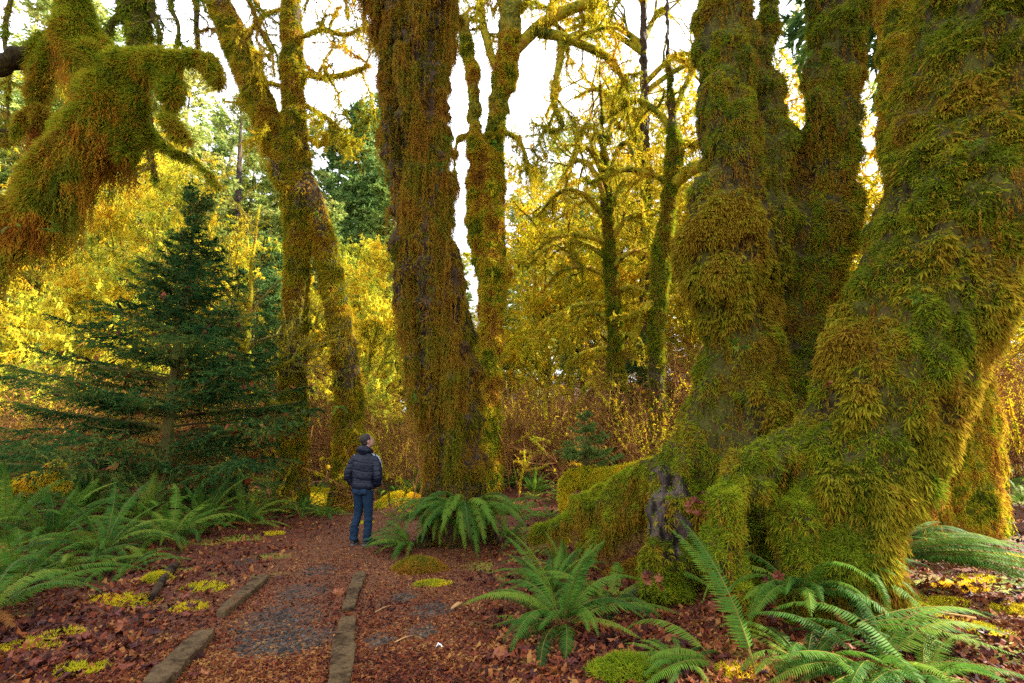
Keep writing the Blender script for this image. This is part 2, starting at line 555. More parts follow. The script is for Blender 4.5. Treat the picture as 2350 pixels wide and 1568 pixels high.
M['moss_centre'] = ramp_mat("rusty draped moss", [(0.02, 0.045, 0.005), (0.07, 0.12, 0.008), (0.24, 0.17, 0.012), (0.26, 0.11, 0.012), (0.10, 0.04, 0.010)], low=(1.2, 1.8), mid=(5, .9), tint=.8, tip=.35, tip_col=(.48, .30, .02), trans=.4)
M['moss_patchy'] = ramp_mat("patchy sunlit moss", [(0.05, 0.10, 0.008), (0.24, 0.29, 0.014), (0.55, 0.46, 0.02), (0.50, 0.26, 0.02), (0.26, 0.10, 0.02)], low=(1.4, 1.8), mid=(6, .9), tint=.7, tip=.2, tip_col=(.7, .5, .03), trans=.4)

# ------------------------------------------------------------------ the ground
def ground_material():
    m, nt, out = new_mat("forest floor")
    geo = nt.nodes.new("ShaderNodeNewGeometry")
    pos = geo.outputs["Position"]
    def ramp(fac, cols):
        cr = nt.nodes.new("ShaderNodeValToRGB")
        el = cr.color_ramp.elements
        while len(el) < len(cols):
            el.new(0.5)
        for i, c in enumerate(cols):
            el[i].position = 0.25 + 0.5 * i / (len(cols) - 1)
            el[i].color = (*c, 1)
        nt.links.new(fac, cr.inputs[0])
        return cr.outputs[0]
    soil = ramp(noise_node(nt, pos, 38, 6), [(0.012, 0.005, 0.004), (0.05, 0.016, 0.010), (0.11, 0.035, 0.016), (0.18, 0.08, 0.03)])
    path = ramp(noise_node(nt, pos, 60, 6), [(0.02, 0.009, 0.006), (0.075, 0.030, 0.016), (0.14, 0.055, 0.024), (0.22, 0.11, 0.045)])
    grav = ramp(noise_node(nt, pos, 90, 4), [(0.008, 0.006, 0.005), (0.03, 0.024, 0.019), (0.07, 0.055, 0.042)])
    moss = ramp(noise_node(nt, pos, 50, 5), [(0.04, 0.06, 0.008), (0.15, 0.17, 0.015), (0.3, 0.24, 0.02)])
    at = nt.nodes.new("ShaderNodeAttribute")
    at.attribute_name = "tint"
    ag = nt.nodes.new("ShaderNodeAttribute")
    ag.attribute_name = "tip"
    def mix(fac, a, b):
        mx = nt.nodes.new("ShaderNodeMix")
        mx.data_type = 'RGBA'
        nt.links.new(fac, mx.inputs["Factor"])
        nt.links.new(a, mx.inputs["A"])
        nt.links.new(b, mx.inputs["B"])
        return mx.outputs["Result"]
    def mask(fac, lo, hi):
        r = nt.nodes.new("ShaderNodeMapRange")
        r.inputs["From Min"].default_value = lo
        r.inputs["From Max"].default_value = hi
        nt.links.new(fac, r.inputs["Value"])
        return r.outputs[0]
    c = mix(mask(noise_node(nt, pos, 0.9, 4), 0.56, 0.66), soil, moss)
    c = mix(at.outputs["Fac"], c, path)
    g = math_node(nt, 'MULTIPLY', ag.outputs["Fac"], mask(noise_node(nt, pos, 7, 5), 0.42, 0.62))
    c = mix(g, c, grav)
    p = nt.nodes.new("ShaderNodeBsdfPrincipled")
    p.inputs["Roughness"].default_value = 0.62
    p.inputs["Specular IOR Level"].default_value = 0.12
    nt.links.new(c, p.inputs["Base Color"])
    bp = nt.nodes.new("ShaderNodeBump")
    bp.inputs["Strength"].default_value = 0.9
    bp.inputs["Distance"].default_value = 0.02
    nt.links.new(noise_node(nt, pos, 45, 6), bp.inputs["Height"])
    nt.links.new(bp.outputs[0], p.inputs["Normal"])
    nt.links.new(p.outputs[0], out.inputs["Surface"])
    return m

def path_w(x, y):
    d = np.abs(x - path_x(y) - 0.35)
    n = (fbm(np.stack([x * 1.3, y * 1.3, 0 * x + 9], -1), 3) - 0.5) * 0.9
    return 1 - sstep(d + n, 1.0, 1.9)

def gravel_w(x, y):
    out = 0 * x
    for px, py, r in ((640, 1420, 0.40), (690, 1470, 0.30), (600, 1480, 0.26), (690, 1360, .30), (730, 1310, .26), (560, 1290, .16), (990, 1400, 0.22), (965, 1450, 0.16), (930, 1370, 0.16), (470, 1350, .14), (870, 1470, 0.14)):
        g = G(px, py)
        q = np.hypot(x - g[0], (y - g[1]) * 0.8)
        out = np.maximum(out, 1 - sstep(q, r * 0.5, r * 1.35))
    return out

def axis(lo, hi, fine_lo, fine_hi, fine, coarse):
    a = np.arange(fine_lo, fine_hi, fine)
    b = [fine_hi]
    s = fine
    while b[-1] < hi:
        s = min(s * 1.12, coarse)
        b.append(b[-1] + s)
    c = [fine_lo]
    s = fine
    while c[-1] > lo:
        s = min(s * 1.12, coarse)
        c.append(c[-1] - s)
    return np.array(c[1:][::-1] + list(a) + b)

xs = axis(-260, 260, -7, 6.5, 0.12, 12)
ys = axis(-30, 420, 2.6, 13, 0.12, 12)
gx, gy = np.meshgrid(xs, ys, indexing='ij')
gz = height(gx, gy)
micro = (fbm(np.stack([gx * 5, gy * 5, 0 * gx], -1), 3) - 0.5) * 0.05
pw = path_w(gx, gy)
near = (gy < 16) & (np.abs(gx) < 12)
gz = gz + np.where(near, micro * (1 - 0.7 * pw), 0)
gi = np.arange(gx.size).reshape(gx.shape)
gf = np.stack([gi[:-1, :-1], gi[1:, :-1], gi[1:, 1:], gi[:-1, 1:]], -1).reshape(-1, 4)
so = Soup()
so.add(np.stack([gx, gy, gz], -1).reshape(-1, 3), gf, pw.ravel(), gravel_w(gx, gy).ravel())
ground = so.build("ground", ground_material(), smooth=True, kind="structure")

def surf(x, y):
    x, y = np.asarray(x, float), np.asarray(y, float)
    z = height(x, y)
    m = (fbm(np.stack([x * 5, y * 5, 0 * x], -1), 3) - 0.5) * 0.05
    return z + m * (1 - 0.7 * path_w(x, y))

# ------------------------------------------------------------------ litter, gravel, needles, ground moss
def scatter_xy(n, rng, y0=3.0, y1=15.0, wide=1.08, power=1.0):
    u = rng.random(n)
    y = 1.0 / ((1 - u) / y0 ** power + u / y1 ** power) ** (1 / power)
    x = (rng.random(n) * 2 - 1) * y * wide
    return x, y

def flakes(soup, x, y, z, size, rng, lift=0.35, mat=0):
    """crumpled leaf scraps of four triangles"""
    n = len(x)
    a = rng.random(n) * 6.283
    t = rng.normal(size=(n, 2)) * lift
    C = np.stack([x, y, z + size * 0.25], -1)
    u = np.stack([np.cos(a), np.sin(a), t[:, 0]], -1)
    v = np.stack([-np.sin(a), np.cos(a), t[:, 1]], -1)
    s = size[:, None]
    el = (0.45 + 0.5 * rng.random(n))[:, None]
    w = rng.normal(size=(n, 4)) * 0.28
    k = np.array([0, 0, 1.0])
    pts = [C + u * s * 0.5 + k * s * w[:, :1], C + v * s * el * 0.5 + k * s * w[:, 1:2], C - u * s * 0.5 + k * s * w[:, 2:3], C - v * s * el * 0.5 + k * s * w[:, 3:4], C]
    V = np.stack(pts, 1).reshape(-1, 3)
    f = np.array([[0, 1, 4], [1, 2, 4], [2, 3, 4], [3, 0, 4]])
    F = (np.arange(n)[:, None, None] * 5 + f[None]).reshape(-1, 3)
    soup.add(V, F, np.repeat(rng.random(n), 5), 0, mat)

rng = np.random.default_rng(11)
so = Soup()
x, y = scatter_xy(64000, rng, 3.0, 16.0, 1.1, 1.0)
pwv = path_w(x, y)
keep = rng.random(len(x)) < np.clip(1.0 - 0.25 * pwv - 0.7 * gravel_w(x, y), 0.10, 1)
x, y, pwv = x[keep], y[keep], pwv[keep]
sz = (0.020 + 0.050 * rng.random(len(x)) ** 2) * (1 - 0.52 * pwv) * (0.85 + y * 0.05)
flakes(so, x, y, surf(x, y), sz, rng, 0.3)
so.build("leaf_litter", M['litter'], kind="stuff", label="red brown fallen leaf litter covering the forest floor beside the path", category="leaf litter")

# small crumbs trodden into the path
so = Soup()
x, y = scatter_xy(150000, rng, 3.1, 12.0, 0.95, 1.2)
k = (path_w(x, y) > rng.random(len(x))) & (rng.random(len(x)) > gravel_w(x, y) * .9)
x, y = x[k][:60000], y[k][:60000]
a = rng.random(len(x)) * 6.283
D = unit(np.stack([np.cos(a), np.sin(a), rng.normal(size=len(x)) * 0.35], -1))
P = np.stack([x, y, surf(x, y) + 0.006], -1)
V, F, kk = blades(P, D, 0.015 + 0.03 * rng.random(len(x)), 0.006 + 0.02 * rng.random(len(x)), 0, rng, 1)
so.add(V, F, np.repeat(rng.random(len(x)), 3))
so.build("leaf_crumbs", M['litter'], kind="stuff", label="trodden leaf crumbs covering the path", category="leaf litter")

# long thin needles and straws on the path
so = Soup()
x, y = scatter_xy(16000, rng, 3.2, 11.0, 1.0, 1.2)
k = path_w(x, y) > rng.random(len(x)) * 0.9
x, y = x[k], y[k]
P = np.stack([x, y, surf(x, y) + 0.008], -1)
a = rng.random(len(x)) * 6.283
D = unit(np.stack([np.cos(a), np.sin(a), rng.normal(size=len(x)) * 0.12], -1))
V, F, kk = blades(P, D, 0.03 + 0.07 * rng.random(len(x)) ** 2, 0.007, 0, rng, 1)
so.add(V, F, np.repeat(0.4 + 0.7 * rng.random(len(x)), 3))
so.build("needle_litter", M['litter'], kind="stuff", label="dry needles and straws strewn over the path", category="needle litter")

# gravel stones where the leaf cover is worn through
so = Soup()
x, y = scatter_xy(60000, rng, 3.2, 8.5, 0.75, 1.0)
k = gravel_w(x, y) * (vnoise(np.stack([x * 6, y * 6, 0 * x], -1)) * 0.6 + 0.55) > rng.random(len(x)) * 0.9 + 0.1
x, y = x[k][:13000], y[k][:13000]
n = len(x)
s = 0.007 + 0.012 * rng.random(n) ** 2
C = np.stack([x, y, surf(x, y) + s * 0.2], -1)
octa = np.array([[1, 0, 0], [0, 1, 0], [-1, 0, 0], [0, -1, 0], [0, 0, 0.75], [0.6, 0.6, 0.5]])
V = C[:, None, :] + octa[None] * s[:, None, None] * (0.7 + 0.6 * rng.random((n, 6, 1)))
f = np.array([[0, 5, 4], [5, 1, 4], [1, 2, 4], [2, 3, 4], [3, 0, 4], [0, 1, 5]])
so.add(V.reshape(-1, 3), (np.arange(n)[:, None, None] * 6 + f[None]).reshape(-1, 3), np.repeat(rng.random(n), 6))
so.build("gravel", M['stone'], kind="stuff", label="dark grey gravel showing through the leaf litter on the path", category="gravel")

# big-leaf maple leaves near the camera, each its own piece of the ground
def maple_leaf_mesh(name, seed, mat):
    r = np.random.default_rng(seed)
    th = np.radians([0, 14, 24, 36, 50, 62, 74, 90, 106, 118, 130, 144, 156, 166, 180, 215, 262, 270, 278, 325])
    rr = np.array([.80, .62, .45, .78, .92, .70, .52, 1.0, .52, .70, .92, .78, .45, .62, .80, .50, .38, .30, .38, .50]) * (1 + r.normal(size=20) * 0.06)
    zz = (r.normal(size=20) * 0.10 + 0.10 * np.cos(th * 2 + r.random() * 6) + 0.18 * (rr > 0.75) * r.random(20)) * 1.2
    V = np.vstack([[0, 0, 0.05], np.stack([np.cos(th) * rr, np.sin(th) * rr, zz], -1)]) * 0.5
    F = np.array([[0, i + 1, (i + 1) % 20 + 1] for i in range(20)])
    stem = np.array([[0, -0.1, 0.03], [0.02, -0.1, 0.03], [0.05, -0.85, 0.06]]) + 0.0
    s = Soup()
    s.add(V, F, r.random(), 0)
    s.add(stem, np.array([[0, 1, 2]]), 0.5)
    return s.mesh(name, mat)
leaf_meshes = [maple_leaf_mesh("leaf", i, M['leaf']) for i in range(8)]
leaf_spots = []
rr = random.Random(4)
while len(leaf_spots) < 285:
    if rr.random() < 0.62:
        px, py = rr.uniform(1100, 2349), rr.uniform(1330, 1565)
    elif rr.random() < 0.6:
        px, py = rr.uniform(0, 480), rr.uniform(1330, 1565)
    else:
        px, py = rr.uniform(480, 2349), rr.uniform(1190, 1420)
    g = G(px, py)
    leaf_spots.append(g)
for g in leaf_spots:
    o = link("leaf", leaf_meshes[rr.randrange(8)], ground)
    s = rr.uniform(0.10, 0.19)
    o.location = (g[0], g[1], float(surf(g[0], g[1])) + 0.025 + rr.random() * 0.02)
    o.rotation_euler = (rr.gauss(0, 0.3), rr.gauss(0, 0.3), rr.uniform(0, 6.28))
    o.scale = (s, s * rr.uniform(0.7, 1), s)

# cushions of moss on the ground
def ground_moss(name, label, spots, mat, L=0.03, category="moss", stuff=True, dens=9000):
    s = Soup()
    for px, py, r, hgt in spots:
        g = G(px, py)
        n = int(dens * r * r * 3)
        q = rng.random(n) ** 0.5 * r
        a = rng.random(n) * 6.283
        wob = 0.7 + 0.6 * vnoise(np.stack([np.cos(a) * 1.7 + g[0] * 3, np.sin(a) * 1.7, 0 * a + g[1]], -1))
        X, Y = g[0] + np.cos(a) * q * wob * 1.3, g[1] + np.sin(a) * q * wob * 0.9
        Z = surf(X, Y) + hgt * (1 - (q / r) ** 2)
        N = unit(np.stack([np.cos(a) * q / r * hgt / r * 2, np.sin(a) * q / r * hgt / r * 2, 0 * a + 1], -1))
        carpet(s, np.stack([X, Y, Z], -1), N, L, 0.009, rng, 3, 0.8, 1.2, 0.15, 1)
    if stuff:
        return s.build(name, mat, kind="stuff", label=label, category=category)
    g = G(spots[0][0], spots[0][1])
    return s.build(name, mat, loc=g, label=label, category=category)
ground_moss("moss_patch", "thin flat patches of yellow green moss among the fallen leaves", [(185, 1540, .16, .02), (330, 1270, .15, .02), (150, 1450, .12, .01), (230, 1375, .12, .01), (440, 1395, .16, .01), (620, 1225, .2, .01), (990, 1340, .18, .02),
    (2200, 1350, .22, .03), (2150, 1390, .25, .03), (2330, 1400, .2, .03), (2250, 1445, .2, .03), (2090, 1400, .3, .05), (2330, 1280, .3, .03), (2240, 1330, .2, .02), (2000, 1380, .25, .08),
    (300, 1380, .2, .01), (60, 1480, .2, .01), (470, 1350, .2, .01), (830, 1200, .2, .02), (1700, 1545, .15, .03)], M['moss_yellow'], dens=5500)
ground_moss("moss_cushion", "bright yellow green moss cushion beside the short rotten log", [(360, 1335, .14, .10)], M['moss_yellow'], stuff=False)
ground_moss("moss_mound", "orange brown moss mound in front of the central trunk's ferns", [(960, 1308, .30, .16)], M['strand'], 0.04, stuff=False)
ground_moss("moss_mound", "low green moss mound at the bottom edge below the foreground ferns", [(1440, 1550, .22, .12)], M['moss_green'], 0.04, stuff=False)
ground_moss("moss_mound", "ochre moss heap between the foreground fern and the leftmost root", [(1500, 1310, .40, .22)], M['strand'], 0.045, stuff=False, dens=6000)
ground_moss("moss_mound", "sunlit yellow moss mound behind the standing man", [(920, 1160, .55, .35)], M['moss_yellow'], 0.05, stuff=False, dens=4000)
ground_moss("moss_mound", "sunlit yellow moss bank at the foot of the twin trunks", [(745, 1150, .7, .30)], M['moss_yellow'], 0.05, stuff=False, dens=3500)

# ------------------------------------------------------------------ timber path edging
def plank(a, b, w, hgt, label, seed):
    A, B = G(*a), G(*b)
    r = np.random.default_rng(seed)
    n = 26
    t = np.linspace(0, 1, n)
    C = A + (B - A) * t[:, None]
    C[:, 2] = surf(C[:, 0], C[:, 1])
    d = unit(B - A)
    s = np.array([d[1], -d[0], 0])
    prof = np.array([[-1, 0], [-1.02, .5], [-1.0, .93], [-.85, 1.0], [-.2, .98], [.2, 1.02], [.85, .99], [1.0, .92], [1.0, .4], [1, 0]])
    V = []
    for i in range(n):
        wig = (vnoise(np.array([[t[i] * 6, seed, 0]]))[0] - .5) * 0.22 - .22 * sstep(abs(t[i] - .5), .36, .5) * vnoise(np.array([[t[i] * 3, seed, 4]]))[0] * 2
        endf = 1 - 0.25 * (t[i] > .97) * r.random() - 0.15 * (t[i] < .03)
        for (u, v) in prof:
            V.append(C[i] + s * (u * w * 0.5 * (1 + wig) * endf + r.normal() * 0.002) + np.array([0, 0, v * hgt * (0.88 + 0.14 * vnoise(np.array([[t[i] * 7, u * 2.5, seed]]))[0] + 0.22 * vnoise(np.array([[t[i] * 26, u * 6, seed]]))[0]) * endf - 0.015]))
    m = len(prof)
    F = [[i * m + j, i * m + j + 1, (i + 1) * m + j + 1, (i + 1) * m + j] for i in range(n - 1) for j in range(m - 1)]
    F += [[0, j, j + 1, j + 1] for j in range(1, m - 1)] + [[(n - 1) * m, (n - 1) * m + j + 1, (n - 1) * m + j, (n - 1) * m + j] for j in range(1, m - 1)]
    s2 = Soup()
    s2.add(np.array(V), np.array(F), 0.5)
    o = s2.build("path_plank", M['plank'], loc=A, label=label, category="plank", group="timber edging of the path")
    return o
plank((605, 1330), (505, 1418), 0.15, 0.075, "weathered plank on the left of the path, the farther of the left two", 1)
plank((470, 1466), (350, 1590), 0.18, 0.085, "weathered plank on the left of the path, cut by the bottom edge", 2)
plank((827, 1318), (797, 1405), 0.14, 0.05, "weathered plank on the right of the path, just below the man's boots", 3)
plank((797, 1422), (775, 1600), 0.17, 0.05, "leaf strewn plank on the right of the path, cut by the bottom edge", 4)

# short rotten log, wood chip, stick, fallen fern scrap, white scrap
def simple_limb(name, label, category, pts, radii, mat, sides=9, parent=None, seed=0, rough=0.15, n=14, **kw):
    S = spline(np.hstack([np.asarray(pts, float), np.asarray(radii, float)[:, None]]), n)
    P, R = S[:, :3], S[:, 3]
    V, F = tubes(P, R, sides, caps=True)
    cen = np.repeat(P, sides, 0)
    k = 1 + (vnoise(V[:len(cen)] * 14 + seed) - 0.5) * rough * 2
    V[:len(cen)] = cen + (V[:len(cen)] - cen) * k[:, None]
    s = Soup()
    s.add(V, F, 0.5)
    if parent is not None:
        return s.build(name, mat, parent=parent, smooth=True, **kw)
    return s.build(name, mat, smooth=True, loc=pts[0], label=label, category=category, **kw)
a, b = G(345, 1385), G(398, 1310)
mid = (a + b) / 2
up = np.array([0, 0, 0.05])
simple_limb("rotten_log", "short rotten log with moss beside the path, left of the planks", "log", [a + up, mid + up * 1.5, b + up], [.03, .05, .06], M['bark'])
a = G(1035, 1402)
simple_limb("wood_chip", "pale broken piece of wood lying right of the path", "wood chip", [a + [0, 0, .02], a + [.06, .06, .045], a + [.10, .15, .03]], [.012, .022, .008], M['wood'], 6, n=6)
for i, (px, py, l, ang) in enumerate([(1230, 1275, .45, 1.1), (2240, 1425, .5, 2.9), (2120, 1405, .4, 3.0), (860, 1410, .22, .9), (330, 1480, .3, 1.1), (1745, 1500, .3, 2.2), (905, 1480, .2, .7)]):
    g = G(px, py)
    e = g + np.array([math.cos(ang), math.sin(ang), 0.08]) * l
    simple_limb("fallen_stick", ["broken stick standing among ferns right of the central trunk", "pale bare stick on the sunlit leaves at right", "dark stick on the leaves beside the sunlit fern",
        "thin straw coloured splinter beside the right planks", "thin twig lying on the leaves at lower left", "thin stalk lying below the great tree's root", "short pale splinter right of the nearest right plank"][i],
        "stick", [g + [0, 0, .02], (g + e) / 2 + [0, 0, .03], e + [0, 0, .02]], [.012, .010, .005] if i < 3 else [.006, .005, .002], M['wood'] if i in (1, 3, 6) else M['bark'], 5, n=7)
a = G(1005, 1488)
flk = Soup()
flakes(flk, np.array([a[0], a[0] + .03]), np.array([a[1], a[1] + .01]), np.array([a[2] + .01, a[2] + .01]), np.array([.05, .035]), rng, 0.1)
m_white, nt_, out_ = new_mat("white scrap")
b_ = nt_.nodes.new("ShaderNodeBsdfDiffuse")
b_.inputs[0].default_value = (.75, .75, .75, 1)
nt_.links.new(b_.outputs[0], out_.inputs[0])
flk.build("paper_scrap", m_white, label="small white scrap lying on the brown litter right of the path", category="scrap")

# ------------------------------------------------------------------ mossy trunks
def facing(P, N, lo=0.2):
    v = unit(CAMP - P)
    return np.clip((N * v).sum(1) + 0.45, lo * 0.5, 1)

def clumpf(C, k=1.0, off=5):
    return fbm(C * np.array([4.6, 4.6, 3.0]) * k + off, 2)

def clumps(C, k=1.0, lo=.40, hi=.54, floor=.10, off=5):
    return floor + sstep(clumpf(C, k, off), lo, hi)

def solid(limbs, voxel, sides=22, ridge=0.05, lump=0.10, smooth=1, balls=(), rs=(7, 7, 0.7), fine=0.02):
    """several limbs melted into one continuous trunk with furrows and lumps"""
    Vs, Fs, n = [], [], 0
    for P, R in limbs:
        V, F = tubes(P, R, sides, caps=True)
        Vs.append(V)
        Fs.append(F + n)
        n += len(V)
    for c, r in balls:
        u = np.linspace(0.02, math.pi - 0.02, 10)
        P = np.stack([np.full(10, c[0]), np.full(10, c[1]), c[2] + np.cos(u) * r[1]], -1)
        V, F = tubes(P, np.maximum(np.sin(u) * r[0], 0.01), sides, caps=True)
        Vs.append(V)
        Fs.append(F + n)
        n += len(V)
    V, T, N = remesh(np.vstack(Vs), np.vstack(Fs), voxel, smooth)
    q = vnoise(V * np.array(rs))
    rid = (1 - np.abs(2 * q - 1)) ** 2
    d = (fbm(V * 1.7, 3) - 0.5) * 2 * lump - rid * ridge + (fbm(V * 9, 2) - 0.5) * fine * 2 + (clumpf(V) - .5) * fine * 9
    V = V + N * d[:, None]
    return V, T

def gaps(scale=1.6, lo=0.42, hi=0.55, off=0, zs=0.5):
    def f(C):
        return sstep(fbm(C * np.array([scale, scale, scale * zs]) + off, 3), lo, hi)
    return f

def build_trunk(parent, V, T, mat, name="trunk"):
    s = Soup()
    s.add(V, T, 0.5)
    return s.build(name, mat, parent=parent, smooth=True)

# -------- the great maple on the right (three stems on one root mound)
R = np.random.default_rng(5)
A1 = limb([(1662, -900, 6.9, 42), (1664, -400, 6.8, 56), (1666, -60, 6.7, 69), (1668, 100, 6.7, 63), (1664, 250, 6.6, 63), (1672, 400, 6.6, 69), (1690, 550, 6.6, 78), (1692, 700, 6.6, 86), (1700, 850, 6.6, 100), (1690, 950, 6.6, 112), (1665, 1060, 6.6, 126), (1650, 1180, 6.6, 130), (1650, 1330, 6.6, 130)])
A2 = limb([(1765, -500, 7.3, 17), (1762, -60, 7.2, 22), (1756, 60, 7.1, 26), (1752, 150, 7.0, 33), (1762, 250, 6.9, 48), (1768, 350, 6.8, 55), (1760, 450, 6.8, 59), (1748, 600, 6.7, 55), (1740, 800, 6.7, 64)])
B = limb([(1960, -900, 7.6, 40), (1945, -400, 7.3, 54), (1932, -60, 7.1, 65), (1925, 50, 7.0, 63), (1915, 150, 6.95, 59), (1912, 250, 6.9, 61), (1895, 350, 6.8, 67), (1882, 450, 6.8, 76), (1880, 540, 6.8, 79), (1862, 650, 6.8, 65), (1845, 750, 6.8, 61), (1818, 850, 6.7, 61), (1795, 950, 6.5, 76), (1780, 1080, 6.3, 90), (1780, 1250, 6.2, 90)])
Bs = limb([(1868, 195, 6.35, 20), (1878, 235, 6.35, 30), (1890, 290, 6.4, 28), (1905, 360, 6.5, 24), (1900, 450, 6.7, 20)])
Bs2 = limb([(1975, 235, 6.6, 20), (1955, 320, 6.6, 18), (1925, 370, 6.6, 22)])
C1 = limb([(2420, -900, 6.9, 54), (2380, -400, 6.0, 99), (2300, -100, 5.5, 148), (2278, 30, 5.4, 151), (2252, 180, 5.35, 158), (2218, 330, 5.3, 155), (2188, 470, 5.25, 155), (2150, 600, 5.25, 151), (2108, 720, 5.25, 148), (2065, 820, 5.2, 146), (2022, 920, 5.2, 140), (1982, 1020, 5.15, 130), (1948, 1120, 5.1, 122), (1925, 1230, 5.05, 115), (1915, 1340, 5.0, 117), (1915, 1450, 5.0, 122)])
C2 = limb([(2330, 250, 5.7, 66), (2300, 450, 5.6, 70), (2270, 600, 5.55, 69), (2220, 740, 5.5, 62), (2160, 860, 5.45, 62)])
C3 = limb([(1850, 1180, 5.0, 60), (1822, 1280, 4.9, 50), (1830, 1400, 4.85, 45), (1850, 1500, 4.8, 35)])
C4 = limb([(1990, 1150, 5.15, 60), (2012, 1280, 5.1, 48), (2030, 1400, 5.0, 40)])
C5 = limb([(1985, 1400, 4.9, 45), (1990, 1500, 4.6, 30)])
RA = limb([(2000, 900, 5.6, 60), (1900, 960, 5.45, 56), (1815, 1015, 5.3, 50), (1740, 1075, 5.1, 48), (1680, 1130, 4.95, 50), (1650, 1190, 4.85, 54), (1665, 1255, 4.8, 60), (1688, 1330, 4.75, 52), (1706, 1410, 4.65, 44), (1722, 1490, 4.55, 36), (1735, 1560, 4.5, 30)])
RL = limb([(1640, 990, 6.7, 80), (1560, 1060, 6.75, 56), (1470, 1108, 7.0, 44), (1372, 1152, 7.3, 36), (1303, 1190, 7.7, 28), (1250, 1225, 8.2, 18), (1215, 1245, 8.6, 10)])
RL2 = limb([(1470, 1150, 6.9, 36), (1400, 1200, 7.2, 30), (1350, 1240, 7.4, 22), (1320, 1275, 7.4, 14)])
RM = limb([(1605, 990, 6.5, 60), (1552, 1100, 6.3, 54), (1530, 1200, 6.1, 52), (1520, 1290, 5.95, 50), (1512, 1380, 5.8, 52)])
RM2 = limb([(1650, 1080, 6.3, 55), (1600, 1190, 6.1, 46), (1570, 1280, 5.9, 36), (1556, 1380, 5.75, 34)])
RV = limb([(1790, 1050, 6.0, 80), (1740, 1150, 5.9, 75), (1720, 1250, 5.8, 70), (1720, 1350, 5.7, 60)])
BU = limb([(1680, 330, 6.75, 30), (1665, 400, 6.6, 46), (1650, 465, 6.45, 70), (1648, 540, 6.35, 86), (1652, 620, 6.35, 82), (1662, 700, 6.4, 72), (1680, 790, 6.5, 60)])
big_V, big_T = solid([BU, A1, A2, B, Bs, Bs2, C1, C2, C3, C4, C5, RA, RL, RL2, RM, RM2, RV], 0.062, ridge=.09, lump=.11,
    balls=[(W(1742, 960, 6.15), (.30, .5))], fine=0.03)
base = W(1750, 1200, 6.0)
base[2] = 0
great = thing("great_maple", "huge old maple on the right, three moss clad stems rising from arching roots", "tree")
def root_bare(C):
    w = W(1525, 1170, 6.0)
    d = np.abs(C - w) / np.array([0.40, 0.9, 0.66]) * (0.75 + 0.55 * fbm(C * 5, 3))[:, None]
    w2 = W(1735, 1330, 5.1)
    cave = np.abs(C - w2) / np.array([.3, 1, .4])
    return np.maximum((d ** 2).sum(1) > .62, 0.06 + .5 * (vnoise(C * 7) > .68)) * 1.0
bare_face = root_bare((big_V[big_T[:, 0]] + big_V[big_T[:, 1]] + big_V[big_T[:, 2]]) / 3) < 0.5
s = Soup()
s.add(big_V, big_T[~bare_face], 0.5, 0, 0)
s.add(big_V, big_T[bare_face], 0.5, 0, 1)
s.build("trunk", [M['bark_moss'], M['bark_grey']], parent=great, smooth=True)
def zone_star(C):
    """where the moss grows in big overlapping star fronds"""
    z = sstep(fbm(C * np.array([1.5, 1.5, 1.1]) + 4, 2), 0.40, 0.56) * (1 - .85 * sstep(C[:, 2], 3.1, 3.9))
    left = 1 - sstep(((C - W(1650, 600, 6.3)) ** 2).sum(1), .35, 1.1)
    ra = RA[0][::3]
    dd = ((C[:, None, :] - ra[None]) ** 2).sum(2).min(1)
    return np.clip((z * (C[:, 1] < 6.0) * (C[:, 2] > .25) + left * 1.0) * sstep(dd, .18, .36), 0, 1)
vis = lambda C: (C[:, 2] < 1.9 + 1.02 * C[:, 1]) * (C[:, 2] > -0.1)
s = Soup()
P, N = sample(big_V, big_T, 108000, R, lambda C, N: facing(C, N) * root_bare(C) * (0.5 + gaps(1.6, .36, .5)(C)) * clumps(C) * vis(C) * (1 - 0.35 * zone_star(C)) / np.maximum(C[:, 1] - 1, 1) ** .7)
carpet(s, P, N, 0.050, 0.014, R, 3, 0.8, 1.0, 0.35, 1)
s.build("moss", M['moss'], parent=great, kind="stuff")
s = Soup()
P, N = sample(big_V, big_T, 15000, R, lambda C, N: facing(C, N) * root_bare(C) * zone_star(C) * clumps(C, floor=.05) * vis(C) * (N[:, 2] > -0.75))
stars(s, P + N * .02, N, 0.066, R, 5)
s.build("moss_fronds", ramp_mat("star moss", [(0.025, 0.06, 0.005), (0.07, 0.12, 0.008), (0.15, 0.16, 0.010), (0.17, 0.10, 0.010), (0.10, 0.04, 0.008)], low=(1.1, 1.6), mid=(5, 0.9), tint=0.7, tip=0.6, tip_col=(0.44, 0.31, 0.02), trans=0.4), parent=great, kind="stuff")
s = Soup()
P, N = sample(big_V, big_T, 9000, R, lambda C, N: facing(C, N) * root_bare(C) * vis(C) * (0.15 + (N[:, 2] < -0.15) * 1.5 + 1.2 * gaps(1.4, .5, .6, 9)(C)) * (C[:, 2] > .3))
strands(s, P + N * 0.03, 0.08 + 0.22 * R.random(len(P)) ** 2, 0.014, 0.032, R)
P, N = sample(big_V, big_T, 1500, R, lambda C, N: ((np.abs(C[:, 0] - C[:, 1] * 0.22) < 1.2) & (C[:, 2] < 1.3) & (C[:, 1] > 6.2)) * (N[:, 2] < 0.3) * facing(C, N))
strands(s, P + N * 0.02, 0.12 + 0.28 * R.random(len(P)), 0.015, 0.035, R)
s.build("hanging_moss", M['strand'], parent=great, kind="stuff")
s = Soup()
P, N = sample(big_V, big_T, 24000, R, lambda C, N: facing(C, N) * root_bare(C) * (C[:, 2] < 1.35) * (N[:, 2] > -0.1) * (0.3 + np.clip(N[:, 2], 0, 1) * 2))
carpet(s, P, N, 0.038, 0.012, R, 3, 1.0, 1.2, 0.1, 1, down=0)
s.build("root_moss", M['moss_green'], parent=great, kind="stuff")

